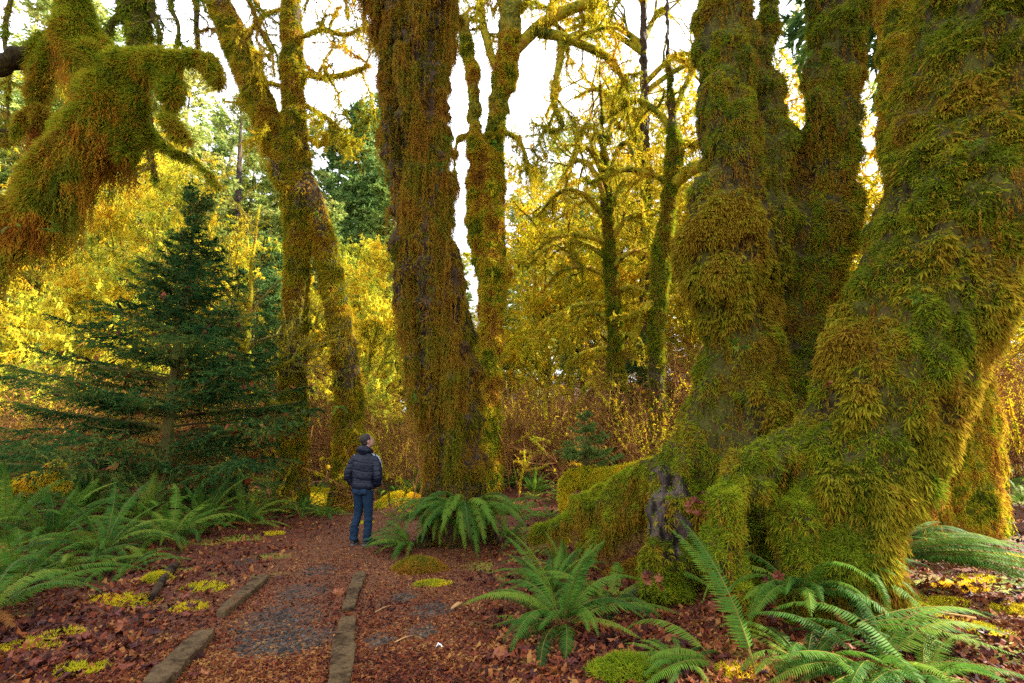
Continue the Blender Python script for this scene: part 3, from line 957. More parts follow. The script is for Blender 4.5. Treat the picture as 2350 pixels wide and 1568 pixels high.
# -------- mossy root log behind it, sunlit on top
LG = limb([(1520, 1080, 8.4, 30), (1450, 1090, 8.6, 28), (1390, 1098, 8.8, 26), (1330, 1092, 9.0, 24), (1300, 1105, 9.1, 18), (1293, 1140, 9.1, 11), (1300, 1190, 9.1, 9), (1300, 1260, 9.1, 9)])
LG2 = limb([(1440, 1090, 8.7, 26), (1430, 1150, 8.7, 24), (1440, 1230, 8.7, 24)])
lv, lt = solid([LG], 0.04, ridge=.02, lump=.05)
log_ = thing("mossy_log", "sunlit mossy log with a bent end, behind the great maple's left root", "log")
build_trunk(log_, lv, lt, M['moss_base'], "log_wood")
s = Soup()
P, N = sample(lv, lt, 9000, R, lambda C, N: facing(C, N))
carpet(s, P, N, 0.05, 0.016, R, 3, 0.9, 1.1, 0.3, 1)
P, N = sample(lv, lt, 130, R, lambda C, N: (N[:, 2] < 0.2) * 1.0)
strands(s, P, 0.1 + 0.25 * R.random(len(P)), 0.02, 0.04, R)
s.build("moss", M['moss_yellow'], parent=log_, kind="stuff")

# -------- the buttressed tree behind the great maple on the right
HX = 9.3
h_l = [limb([(2050, -500, 9.9, 40), (2060, -60, 9.8, 44), (2062, 100, 9.7, 42), (2068, 250, 9.6, 44), (2095, 400, 9.6, 46), (2130, 600, HX, 55), (2175, 800, HX, 70), (2190, 950, HX, 78), (2190, 1100, HX, 90), (2190, 1230, HX, 90)]),
       limb([(2040, 240, 9.6, 24), (2035, 330, 9.6, 22), (2045, 420, 9.6, 18), (2048, 520, 9.6, 14)])]
for (a, b, rw) in ((2110, 1190, 24), (2150, 1215, 22), (2195, 1225, 26), (2235, 1225, 26), (2268, 1222, 24)):
    h_l.append(limb([(2160 + (a - 2190) * 0.3, 800, HX, 34), (2185 + (a - 2190) * 0.7, 950, HX - .3, 30), (a, 1080, HX - .5, 26), (a, b, HX - .6, rw), (a + 4, b + 50, HX - .7, rw)]))
hv, ht = solid(h_l, 0.062, ridge=.09, lump=.06, rs=(6, 6, .5))
but = thing("buttressed_tree", "moss draped tree with curtain like buttress roots, behind the great maple at right", "tree")
build_trunk(but, hv, ht, M['moss_base'])
s = Soup()
P, N = sample(hv, ht, 30000, R, lambda C, N: facing(C, N) * (C[:, 2] < 12))
carpet(s, P, N, 0.06, 0.017, R, 3, 0.7, 0.9, 0.5, 1)
P, N = sample(hv, ht, 1300, R, lambda C, N: facing(C, N) * (C[:, 2] < 9))
strands(s, P + N * .04, 0.15 + 0.5 * R.random(len(P)), 0.025, 0.05, R)
s.build("moss", M['moss_patchy'], parent=but, kind="stuff")

# -------- central trunk
cl = [limb([(940, -700, 9.6, 60), (945, -250, 9.4, 88), (950, -60, 9.3, 98), (952, 60, 9.3, 93), (954, 180, 9.3, 86), (956, 300, 9.3, 82), (966, 420, 9.3, 80), (974, 520, 9.3, 80), (986, 620, 9.3, 84), (1000, 720, 9.3, 88), (1012, 820, 9.3, 90), (1024, 920, 9.3, 86), (1036, 1020, 9.3, 76), (1046, 1110, 9.3, 74), (1046, 1180, 9.3, 78), (1046, 1270, 9.3, 90)]),
      limb([(1020, -100, 9.1, 40), (1016, 40, 9.1, 36), (1005, 160, 9.1, 34), (1008, 300, 9.1, 28), (1020, 440, 9.1, 26)]),
      limb([(1070, 900, 9.3, 24), (1080, 980, 9.25, 30), (1092, 1050, 9.2, 30), (1112, 1120, 9.15, 26), (1130, 1180, 9.1, 20), (1140, 1250, 9.1, 16)]),
      limb([(990, 1000, 9.0, 28), (985, 1100, 8.9, 28), (985, 1200, 8.9, 28), (985, 1260, 8.8, 24)]),
      limb([(910, 100, 9.3, 30), (870, 40, 9.1, 26), (830, -30, 8.9, 24), (790, -120, 8.7, 24), (740, -250, 8.6, 22)])]
cv, ct = solid(cl, 0.055, ridge=.22, lump=.10, rs=(4.2, 4.2, .26), fine=0.05)
cen = thing("central_maple", "thick straight maple trunk draped in moss at the centre, behind the man's right", "tree")
build_trunk(cen, cv, ct, M['bark'])
s = Soup()
stripe = lambda C: sstep(fbm(C * np.array([3.2, 3.2, .45]) + 2, 3), .40, .54)
P, N = sample(cv, ct, 52000, R, lambda C, N: facing(C, N) * (0.10 + stripe(C) + .6 * (N[:, 0] > .25)) * vis(C) * (C[:, 2] > 1.0))
carpet(s, P, N, 0.060, 0.017, R, 3, 0.75, 0.9, 0.5, 1, down=.4)
P, N = sample(cv, ct, 10000, R, lambda C, N: facing(C, N) * (C[:, 2] < 1.3))
carpet(s, P, N, 0.03, 0.012, R, 3, 0.8, 0.9, 0.2, 1)
s.build("moss", M['moss_centre'], parent=cen, kind="stuff")
s = Soup()
P, N = sample(cv, ct, 6500, R, lambda C, N: facing(C, N) * (0.06 + stripe(C) ** 2) * vis(C) * (C[:, 2] > 1.2))
strands(s, P + N * .04, 0.15 + 0.6 * R.random(len(P)) ** 2, 0.022, 0.045, R, sway=.04)
P, N = sample(cv, ct, 420, R, lambda C, N: (C[:, 0] < W(870, 0, 9)[0]) * (C[:, 2] > 6) * (C[:, 2] < 13) * (N[:, 2] < .4))
strands(s, P, 0.5 + 0.9 * R.random(len(P)), 0.028, 0.06, R)
s.build("hanging_moss", M['strand'], parent=cen, kind="stuff")

# -------- near mossy limbs at the upper left, growing from a tree outside the frame
nl = [limb([(165, -320, 4.2, 18), (166, -60, 4.1, 18), (172, 10, 4.0, 22), (185, 70, 4.0, 31), (205, 130, 4.0, 40), (232, 200, 4.0, 49), (245, 270, 4.0, 49), (225, 330, 4.0, 41)]),
      limb([(245, 250, 4.0, 44), (200, 310, 4.0, 49), (160, 370, 4.0, 53), (105, 440, 4.0, 56), (40, 500, 4.0, 62), (-60, 540, 4.0, 65), (-300, 640, 4.1, 100), (-480, 850, 4.2, 120), (-520, 1150, 4.2, 140), (-520, 1450, 4.2, 150), (-520, 1750, 4.2, 150)]),
      limb([(235, 170, 4.0, 34), (300, 150, 3.95, 38), (350, 145, 3.9, 33), (410, 132, 3.85, 27), (460, 135, 3.85, 24), (490, 150, 3.85, 22), (500, 180, 3.85, 16), (503, 205, 3.85, 10)]),
      limb([(370, 150, 3.9, 26), (395, 175, 3.9, 22), (402, 215, 3.9, 22), (392, 250, 3.9, 15), (400, 290, 3.9, 7), (440, 325, 3.9, 5)]),
      limb([(300, 170, 4.0, 33), (305, 240, 4.0, 31), (295, 310, 4.0, 34), (290, 360, 4.0, 22)]),
      limb([(330, 280, 4.1, 12), (355, 325, 4.1, 12), (400, 345, 4.1, 11), (440, 365, 4.1, 10), (480, 400, 4.1, 6), (500, 430, 4.1, 3)]),
      limb([(205, 120, 4.2, 22), (150, 82, 4.3, 14), (105, 78, 4.4, 16), (70, 115, 4.4, 16), (20, 140, 4.4, 18), (-60, 170, 4.4, 22)]),
      limb([(120, 95, 4.4, 14), (108, 140, 4.4, 12), (92, 180, 4.4, 12), (85, 220, 4.4, 12), (95, 270, 4.4, 7), (80, 300, 4.4, 4)]),
      limb([(85, 215, 4.4, 9), (50, 290, 4.4, 6), (0, 300, 4.4, 6), (-50, 280, 4.4, 6)])]
nv, ntt = solid(nl, 0.030, sides=16, ridge=.04, lump=.09, fine=0.02)
nea = thing("near_maple", "shaggy moss laden maple limbs reaching in at the upper left, close to the camera", "tree")
build_trunk(nea, nv, ntt, M['bark_moss'], "limb")
s = Soup()
inview = lambda C: (C[:, 0] > -C[:, 1] * 1.08)
P, N = sample(nv, ntt, 50000, R, lambda C, N: facing(C, N, .3) * inview(C) * vis(C))
carpet(s, P, N, 0.05, 0.012, R, 3, 0.85, 0.9, 0.35, 1)
s.build("moss", M['moss'], parent=nea, kind="stuff")
s = Soup()
clump = lambda C: sstep(vnoise(C * np.array([6, 6, 1.5]) + 3), .35, .7)
body = lambda C: (C[:, 0] < W(345, 0, 4)[0])
P, N = sample(nv, ntt, 3800, R, lambda C, N: inview(C) * (N[:, 2] < 0.15) * body(C) * (C[:, 2] > 2) * (.12 + clump(C)))
strands(s, P, (0.06 + 0.50 * R.random(len(P)) ** 1.5 * (.35 + clump(P))), 0.012, 0.028, R, sway=.14, width=.28)
P, N = sample(nv, ntt, 2600, R, lambda C, N: inview(C) * (N[:, 2] < 0.3) * facing(C, N))
strands(s, P + N * .03, 0.04 + 0.12 * R.random(len(P)) ** 2, 0.012, 0.026, R)
P, N = sample(nv, ntt, 500, R, lambda C, N: inview(C) * (N[:, 2] < -.1) * ~body(C) * 1.0)
strands(s, P, 0.04 + 0.22 * R.random(len(P)) ** 2.5, 0.010, 0.024, R)
s.build("hanging_moss", ramp_mat("rusty and green hanging moss", [(0.04, 0.09, 0.008), (0.14, 0.17, 0.01), (0.34, 0.21, 0.015), (0.34, 0.13, 0.012), (0.14, 0.045, 0.01)], low=(2.6, 2.0), mid=(9, .8), tint=.5, tip=.2, tip_col=(.42, .22, .02), trans=.4), parent=nea, kind="stuff")

# -------- twin trunks, left of centre
TD = 13.6
tw = [limb([(664, -400, TD, 16), (668, -60, TD, 22), (668, 40, TD, 23), (672, 200, TD, 25), (677, 300, TD, 27), (680, 400, TD, 32), (682, 500, TD, 31), (681, 620, TD, 29), (677, 740, TD, 29), (673, 850, TD, 31), (671, 950, TD, 33), (670, 1050, TD, 34), (670, 1130, TD, 38), (670, 1220, TD, 44)]),
      limb([(695, 400, TD, 20), (722, 465, TD, 24), (742, 545, TD, 26), (762, 640, TD, 28), (780, 740, TD, 29), (795, 850, TD, 31), (800, 950, TD, 32), (801, 1050, TD, 34), (800, 1110, TD, 40), (798, 1160, TD, 50), (798, 1230, TD, 60)]),
      limb([(672, 420, TD, 22), (650, 370, TD, 24), (622, 300, TD, 30), (595, 235, TD, 32), (565, 150, TD, 32), (535, 80, TD, 30), (505, 10, TD, 28), (482, -60, TD, 26), (440, -200, TD, 24)]),
      limb([(655, 440, 13.3, 16), (635, 400, 13.2, 18), (630, 370, 13.2, 16)])]
tv, tt_ = solid(tw, 0.07, ridge=.05, lump=.05, fine=0.02)
twin = thing("twin_maple", "slender maple with two trunks joined high up, left of the man", "tree")
build_trunk(twin, tv, tt_, M['bark'])
s = Soup()
vis2 = lambda C: (C[:, 2] < 15.5) * (C[:, 2] > -.1)
P, N = sample(tv, tt_, 42000, R, lambda C, N: facing(C, N) * (0.25 + gaps(1.4, .34, .46, 3, .4)(C)) * vis2(C))
carpet(s, P, N, 0.075, 0.022, R, 3, 0.75, 0.9, 0.5, 1, down=.4)
s.build("moss", M['moss_twin'], parent=twin, kind="stuff")
s = Soup()
P, N = sample(tv, tt_, 1900, R, lambda C, N: (N[:, 2] < -.1) * vis2(C) + 0.3 * facing(C, N) * vis2(C))
strands(s, P, 0.12 + 0.5 * R.random(len(P)) ** 1.5, 0.035, 0.06, R)
s.build("hanging_moss", M['strand'], parent=twin, kind="stuff")

# ------------------------------------------------------------------ branching growth
def grow(parents, pr, k, ratio, npts, rng, up=0.0, spread=1.0, wander=0.25, s0=0.25, s1=1.0, sag=0.0, rratio=0.5, planar=0.0, lmin=0.15):
    """children for every path in parents (m,n,3); pr radii. Returns paths and radii"""
    m, n, _ = parents.shape
    idx = np.repeat(np.arange(m), k)
    s = s0 + (s1 - s0) * rng.random(len(idx))
    f = s * (n - 1)
    i = np.minimum(f.astype(int), n - 2)
    t = (f - i)[:, None]
    a, b = parents[idx, i], parents[idx, i + 1]
    start = a * (1 - t) + b * t
    tang = unit(b - a)
    plen = np.linalg.norm(np.diff(parents, axis=1), axis=2).sum(1)[idx]
    side = unit(np.cross(tang, rng.normal(size=(len(idx), 3))))
    side[:, 2] *= (1 - planar)
    D = unit(tang * 0.6 + side * spread + np.array([0, 0, up]))
    L = np.maximum(plen * ratio * (0.5 + rng.random(len(idx))) * (1.15 - 0.6 * s), lmin)
    pts = [start]
    step = L / (npts - 1)
    for j in range(1, npts):
        D = unit(D + rng.normal(size=D.shape) * wander + np.array([0, 0, -sag * j / npts]))
        pts.append(pts[-1] + D * step[:, None])
    r0 = (pr[idx, i]) * rratio
    rr_ = r0[:, None] * np.linspace(1, 0.3, npts)[None]
    return np.stack(pts, 1), rr_

def along(P, n, rng, R_=None):
    """random points on paths, weighted by length"""
    seg = np.linalg.norm(np.diff(P, axis=1), axis=2)
    m, k = seg.shape
    c = np.cumsum(seg.ravel())
    j = np.minimum(np.searchsorted(c, rng.random(n) * c[-1]), m * k - 1)
    a, b = j // k, j % k
    t = rng.random(n)[:, None]
    T = unit(P[a, b + 1] - P[a, b])
    return P[a, b] * (1 - t) + P[a, b + 1] * t, T, (R_[a, b] if R_ is not None else None)

def fuzz(soup, P, T, L, Wd, rng, k=3, down=0.5, jitter=0.0):
    n = len(P)
    Pk = rep(P, k) + rng.normal(size=(n * k, 3)) * jitter
    D = unit(rng.normal(size=(n * k, 3)) + np.array([0, 0, -down]))
    Lk = L * (0.5 + rng.random(n * k))
    V, F, kk = blades(Pk, D, Lk, Wd, 0.3, rng, 1)
    soup.add(V, F, np.repeat(rep(rng.random(n), k), 3), kk)

def hand_limbs(parent, defs, mat, name="limb", sides=8):
    out = []
    for d in defs:
        P, Rr = limb(d, 16)
        P = P + (fbm(P * 1.5, 2)[:, None] - .5) * 0.1
        V, F = tubes(P, Rr, sides, caps=True)
        s_ = Soup()
        s_.add(V, F, .5)
        s_.build(name, mat, parent=parent, smooth=True)
        out.append((P, Rr))
    return out

# twigs on the low branch of the twin tree (moss hung, few red leaves)
def branchy(parent, defs, rng, mat_limb, mat_moss, levels, n_fuzz, fz=(0.07, 0.02), n_str=0, str_len=(.1, .3), leaves=0, fuzz_down=.6, twig_mat=None):
    hl = hand_limbs(parent, defs, M['limb_moss'] if mat_moss is not M['moss'] else mat_limb)
    P0 = np.stack([p for p, r in hl])
    R0 = np.stack([r for p, r in hl])
    tw_ = Soup()
    allP = [(P0, R0)]
    cur, cr = P0, R0
    for kw in levels:
        cur, cr = grow(cur, cr, rng=rng, **kw)
        allP.append((cur, cr))
        V, F = tubes(cur, np.maximum(cr, 0.006), 4)
        tw_.add(V, F, .5)
    tw_.build("twigs", twig_mat or (M['limb_moss'] if mat_moss is not M['moss'] else M['twig']), parent=parent, kind="stuff")
    ms = Soup()
    tot = sum(np.linalg.norm(np.diff(p, axis=1), axis=2).sum() for p, r in allP)
    for li, (p, r) in enumerate(allP):
        ln = np.linalg.norm(np.diff(p, axis=1), axis=2).sum()
        wgt = [2.5, 1.4, .8, .5][min(li, 3)]
        q, t_, rr_ = along(p, int(n_fuzz * ln / tot * wgt), rng, r)
        # patchy
        kp = vnoise(q * 2.2) > .33
        q, t_, rr_ = q[kp], t_[kp], rr_[kp]
        sc = [1.15, 1, .8, .65][min(li, 3)]
        fuzz(ms, q + rng.normal(size=q.shape) * (rr_[:, None] * .7), t_, fz[0] * sc, fz[1] * sc, rng, 3, fuzz_down)
        if n_str:
            q, t_, _ = along(p, int(n_str * ln / tot * wgt), rng, r)
            q = q[vnoise(q * 1.5 + 7) > .45]
            strands(ms, q, str_len[0] + (str_len[1] - str_len[0]) * rng.random(len(q)) ** 2, fz[0] * .5, fz[0] * .9, rng)
    ms.build("moss", mat_moss, parent=parent, kind="stuff")
    return allP

lowP = branchy(twin, [[(655, 945, 13.3, 9), (620, 925, 13.1, 10), (590, 895, 12.9, 8), (572, 850, 12.8, 9), (566, 780, 12.7, 8), (572, 690, 12.6, 5), (585, 560, 12.5, 3), (600, 470, 12.4, 2)],
    [(580, 870, 12.9, 6), (530, 850, 12.7, 5), (470, 840, 12.5, 4), (410, 800, 12.3, 3), (370, 740, 12.1, 2)],
    [(566, 800, 12.7, 7), (520, 765, 12.6, 6), (470, 710, 12.5, 5), (430, 650, 12.4, 4), (370, 600, 12.3, 2)],
    [(575, 850, 12.8, 5), (620, 850, 12.6, 5), (680, 820, 12.5, 4), (715, 770, 12.4, 3), (740, 690, 12.3, 1.5)],
    [(568, 760, 12.7, 5), (540, 680, 12.7, 4), (500, 590, 12.7, 3), (470, 500, 12.7, 2)]],
    R, M['bark_moss'], M['moss_yellow'], [dict(k=10, ratio=.55, npts=7, up=.3, spread=.8, wander=.18, sag=.05), dict(k=5, ratio=.5, npts=5, up=.15, wander=.2, lmin=.3), dict(k=2, ratio=.5, npts=3, wander=.2, lmin=.2)],
    14000, (0.038, 0.014), 1200, (.05, .25), twig_mat=M['twig'])

branchy(twin, [[(692, 165, 13.6, 6), (730, 178, 13.5, 6), (790, 172, 13.3, 6), (850, 150, 13.1, 4)], [(695, 85, 13.6, 5), (740, 68, 13.4, 6), (790, 80, 13.3, 5), (835, 62, 13.2, 3)],
    [(700, 240, 13.6, 5), (745, 268, 13.6, 5), (790, 300, 13.6, 4), (830, 285, 13.6, 2)], [(650, 200, 13.6, 5), (612, 192, 13.6, 5), (584, 205, 13.6, 4), (570, 235, 13.6, 2)],
    [(655, 275, 13.6, 5), (632, 292, 13.5, 5), (618, 320, 13.5, 4), (612, 350, 13.5, 2)], [(700, 310, 13.6, 4), (735, 330, 13.4, 4), (760, 300, 13.3, 3), (800, 320, 13.2, 2)],
    [(650, 20, 13.6, 4), (600, 40, 13.4, 4), (570, 90, 13.2, 3), (600, 130, 13, 2)], [(692, -40, 13.6, 5), (730, -60, 13.4, 5), (780, -20, 13.2, 4), (800, 40, 13, 2)]],
    R, M['bark_moss'], M['moss_olive'], [dict(k=7, ratio=.55, npts=6, up=-.15, spread=.9, wander=.35, sag=.25), dict(k=5, ratio=.5, npts=5, wander=.35, sag=.1, lmin=.3), dict(k=2, ratio=.6, npts=3, wander=.3, lmin=.25)],
    26000, (0.075, 0.026), 2800, (.1, .8))

# -------- moss hung tree behind the central trunk (right of it)
DD = 15.5
md = [limb([(1165, -400, DD, 20), (1168, -60, DD, 24), (1172, 0, DD, 26), (1166, 100, DD, 26), (1158, 180, DD, 24), (1144, 250, DD, 22), (1134, 330, DD, 22), (1126, 420, DD, 28), (1126, 500, DD, 30), (1128, 600, DD, 30), (1128, 700, DD, 30), (1124, 800, DD, 28), (1118, 950, DD, 32), (1112, 1130, DD, 38), (1112, 1190, DD, 40)]),
      limb([(1062, 40, DD, 12), (1070, 110, DD, 15), (1084, 170, DD, 15), (1088, 240, DD, 14), (1086, 300, DD, 15), (1090, 330, DD, 20), (1094, 400, DD, 16), (1092, 470, DD, 22), (1090, 520, DD, 20), (1105, 600, DD, 18)]),
      limb([(1090, 320, DD, 10), (1060, 315, DD, 8), (1046, 340, DD, 6), (1042, 400, DD, 5), (1040, 450, DD, 4)])]
mv, mt = solid(md, 0.06, ridge=.05, lump=.12, fine=.03, balls=[(W(1092, 325, DD), (.3, .3)), (W(1092, 450, DD), (.35, .35)), (W(1128, 450, DD), (.45, .7)), (W(1145, 630, DD), (.4, .35)), (W(1140, 290, DD), (.3, .4))])
mid_t = thing("mossy_maple", "knobbly sunlit maple with yellow moss, just right of the central trunk", "tree")
build_trunk(mid_t, mv, mt, M['moss_base'])
s = Soup()
P, N = sample(mv, mt, 36000, R, lambda C, N: facing(C, N) * vis2(C) * (0.25 + gaps(1.1, .36, .5, 1)(C)))
carpet(s, P, N, 0.085, 0.025, R, 3, 0.8, 0.9, 0.4, 1)
P, N = sample(mv, mt, 900, R, lambda C, N: facing(C, N) * vis2(C))
strands(s, P, 0.2 + 0.5 * R.random(len(P)), 0.04, 0.07, R)
s.build("trunk_moss", M['moss_patchy'], parent=mid_t, kind="stuff")
branchy(mid_t, [[(1160, 140, DD, 14), (1200, 95, DD, 14), (1245, 55, DD, 14), (1300, 25, DD, 13), (1350, 10, DD, 11), (1390, 15, DD, 6)],
    [(1235, 75, DD, 12), (1290, 85, DD, 11), (1340, 105, DD, 10), (1390, 130, DD, 9), (1420, 165, DD, 7), (1440, 200, DD, 4)],
    [(1165, 60, DD, 10), (1150, 10, DD, 9), (1140, -60, DD, 8)],
    [(1140, 160, DD, 9), (1118, 100, DD, 9), (1106, 40, DD, 8), (1095, -40, DD, 7)],
    [(1150, 300, DD, 6), (1190, 320, DD, 5), (1205, 360, DD, 4), (1212, 400, DD, 2)],
    [(1250, 60, DD, 8), (1280, -20, DD, 8), (1330, -100, DD, 6)],
    [(1290, 90, DD, 8), (1280, 160, DD, 8), (1270, 230, DD, 6), (1290, 290, DD, 6), (1260, 300, DD, 3)],
    [(1175, 40, DD, 10), (1210, 0, DD, 9), (1230, -60, DD, 8)]],
    R, M['bark_moss'], M['moss_olive'], [dict(k=6, ratio=.38, npts=7, up=-.1, spread=.9, wander=.35, sag=.1), dict(k=5, ratio=.5, npts=5, wander=.4, sag=.1, lmin=.3), dict(k=3, ratio=.6, npts=4, wander=.3, lmin=.25)],
    44000, (0.08, 0.028), 4600, (.15, 1.1))

# -------- two slim trees to the right of it
def slim(label, dd, main, arms, seed, n_moss, levels, nf, mat=None, name="slim_maple", nstr=500):
    rg = np.random.default_rng(seed)
    V, T = solid([limb([(a, b, dd, c) for a, b, c in main])], 0.06, ridge=.04, lump=.06, fine=.02)
    t = thing(name, label, "tree")
    build_trunk(t, V, T, M['bark'])
    s_ = Soup()
    P, N = sample(V, T, n_moss, rg, lambda C, N: facing(C, N) * vis2(C) * (.2 + gaps(1.2, .36, .5, seed)(C)))
    carpet(s_, P, N, 0.08, 0.025, rg, 3, .8, .9, .4, 1)
    s_.build("trunk_moss", M['moss'], parent=t, kind="stuff")
    branchy(t, [[(a, b, dd + e, c) for a, b, e, c in arm] for arm in arms], rg, M['bark_moss'], mat or M['moss_olive'], levels, nf, (0.085, 0.028), nstr, (.1, .45))
    return t
arch = []
ra = random.Random(8)
for y0, dx, rise in [(560, -210, 10), (600, -200, -20), (640, -170, 0), (520, -170, -60), (480, -120, -90), (700, -160, 30), (740, -120, 10), (560, 110, -40), (620, 130, -20), (680, 110, 10), (500, 90, -70), (440, -100, -80), (420, 70, -70), (800, -130, 40), (860, -90, 40), (780, 90, 20), (370, -80, -60), (330, 60, -60)]:
    x0 = 1398 + (y0 - 500) * 0.03
    arch.append([(x0, y0, 0, 7), (x0 + dx * .3, y0 + rise * .7 - 25, ra.uniform(-.5, .5), 6), (x0 + dx * .65, y0 + rise - 20, ra.uniform(-1, 1), 5), (x0 + dx, y0 + rise + 40, ra.uniform(-1.6, 1.6), 2)])
slim("slim mossy tree with many arching side branches, middle distance right of centre", 18.0,
    [(1376, 150, 3), (1382, 300, 6), (1388, 400, 9), (1394, 500, 13), (1400, 600, 16), (1408, 720, 17), (1414, 850, 19), (1420, 960, 20), (1424, 1050, 22), (1426, 1130, 32)], arch, 21, 16000,
    [dict(k=7, ratio=.42, npts=6, up=-.05, spread=.8, wander=.25, sag=.12), dict(k=4, ratio=.5, npts=5, wander=.3, sag=.1, lmin=.35), dict(k=2, ratio=.6, npts=3, wander=.3, lmin=.25)], 34000)
slim("leaning mossy tree left of the great maple with a limb towards it", 16.5,
    [(1530, -60, 4), (1532, 100, 6), (1540, 250, 9), (1546, 330, 18), (1540, 400, 18), (1534, 480, 17), (1522, 560, 20), (1512, 650, 21), (1506, 760, 18), (1506, 880, 18), (1508, 980, 19), (1506, 1100, 22)],
    [[(1540, 430, 0, 14), (1565, 405, -.2, 15), (1595, 385, -.4, 15), (1640, 375, -.6, 10)], [(1506, 690, 0, 12), (1480, 710, 0, 12), (1465, 730, 0, 9), (1455, 780, 0, 4)], [(1545, 350, 0, 10), (1570, 330, 0, 10), (1600, 330, 0, 8)],
     [(1540, 300, 0, 8), (1500, 250, .3, 7), (1450, 230, .6, 6), (1400, 260, .6, 4)], [(1545, 260, 0, 6), (1580, 180, 0, 6), (1620, 100, 0, 5)], [(1535, 420, 0, 7), (1490, 400, 0, 6), (1430, 390, 0, 6), (1350, 420, 0, 3)],
     [(1515, 700, 0, 7), (1560, 680, .2, 6), (1600, 690, .4, 5)], [(1512, 640, 0, 6), (1490, 560, .5, 4), (1470, 480, .9, 3)]], 22, 16000,
    [dict(k=6, ratio=.4, npts=6, up=.0, spread=.9, wander=.3, sag=.1), dict(k=4, ratio=.5, npts=5, wander=.35, lmin=.35), dict(k=2, ratio=.6, npts=3, wander=.3, lmin=.25)], 22000, nstr=1500)
# bright bare crowned tree far right of centre, top
up_arms = []
for i in range(16):
    y0 = ra.uniform(-100, 420)
    s_ = ra.choice([-1, 1])
    l = ra.uniform(80, 190) * (0.6 + 0.4 * (y0 > 100))
    up_arms.append([(1478, y0, 0, 7), (1478 + s_ * l * .35, y0 - 45, ra.uniform(-1, 1), 6), (1478 + s_ * l * .7, y0 - 70, ra.uniform(-2, 2), 5), (1478 + s_ * l, y0 - 50, ra.uniform(-2, 2), 2)])
slim("golden mossy tree with a tangled crown against the sky, left of the great maple", 22.0,
    [(1476, -200, 5), (1478, -50, 7), (1476, 100, 9), (1480, 300, 11), (1482, 500, 12), (1478, 700, 13), (1474, 900, 14), (1472, 1100, 16)], up_arms, 23, 8000,
    [dict(k=8, ratio=.5, npts=6, up=.35, spread=.9, wander=.35), dict(k=5, ratio=.5, npts=5, up=.2, wander=.4, lmin=.5), dict(k=2, ratio=.6, npts=3, wander=.3, lmin=.35)], 36000, mat=M['moss_yellow'], name="golden_maple", nstr=900)

# -------- dark moss branches crossing the upper left corner, and a small one at the right edge
ul = thing("corner_maple", "dark moss draped trunk and hanging twigs at the top left, behind the near limbs", "tree")
cvv, ctt = solid([limb([(305, -400, 7.0, 30), (308, -60, 7.0, 34), (312, 30, 7.0, 32), (316, 90, 7.0, 26), (318, 150, 7.0, 16)])], .04, ridge=.06, lump=.04)
build_trunk(ul, cvv, ctt, M['bark_moss'])
s = Soup()
P, N = sample(cvv, ctt, 6000, R)
carpet(s, P, N, .06, .018, R, 3, .8, .9, .5, 1)
P, N = sample(cvv, ctt, 300, R)
strands(s, P, .1 + .3 * R.random(len(P)), .02, .04, R)
s.build("trunk_moss", M['moss'], parent=ul, kind="stuff")
branchy(ul, [[(300, -60, 7.0, 10), (290, 20, 7, 10), (250, 60, 7, 7), (240, 110, 7, 4)], [(345, -60, 7, 8), (350, 20, 7, 8), (365, 80, 7, 5), (360, 130, 7, 2)], [(420, -100, 7, 5), (400, 0, 7, 5), (410, 60, 7, 4), (402, 120, 7, 2)],
    [(520, -100, 7, 3), (560, -20, 7, 3), (600, 60, 7, 2.5), (625, 120, 7, 1.5)], [(470, -80, 7, 6), (455, 0, 7, 6), (450, 60, 7, 5), (452, 130, 7, 3)], [(10, -100, 6, 5), (20, 0, 6, 5), (10, 120, 6, 4), (25, 230, 6, 3), (10, 330, 6, 2)],
    [(318, 120, 7, 12), (330, 230, 7, 10), (345, 330, 7, 8), (350, 420, 7, 4)], [(-60, 260, 6, 5), (0, 330, 6, 5), (60, 300, 6, 4), (110, 260, 6, 3)]],
    R, M['bark_moss'], M['moss'], [dict(k=5, ratio=.3, npts=6, up=-.2, spread=.8, wander=.25, sag=.15), dict(k=3, ratio=.5, npts=4, wander=.3, lmin=.2)], 9000, (0.045, 0.014), 1200, (.05, .35))

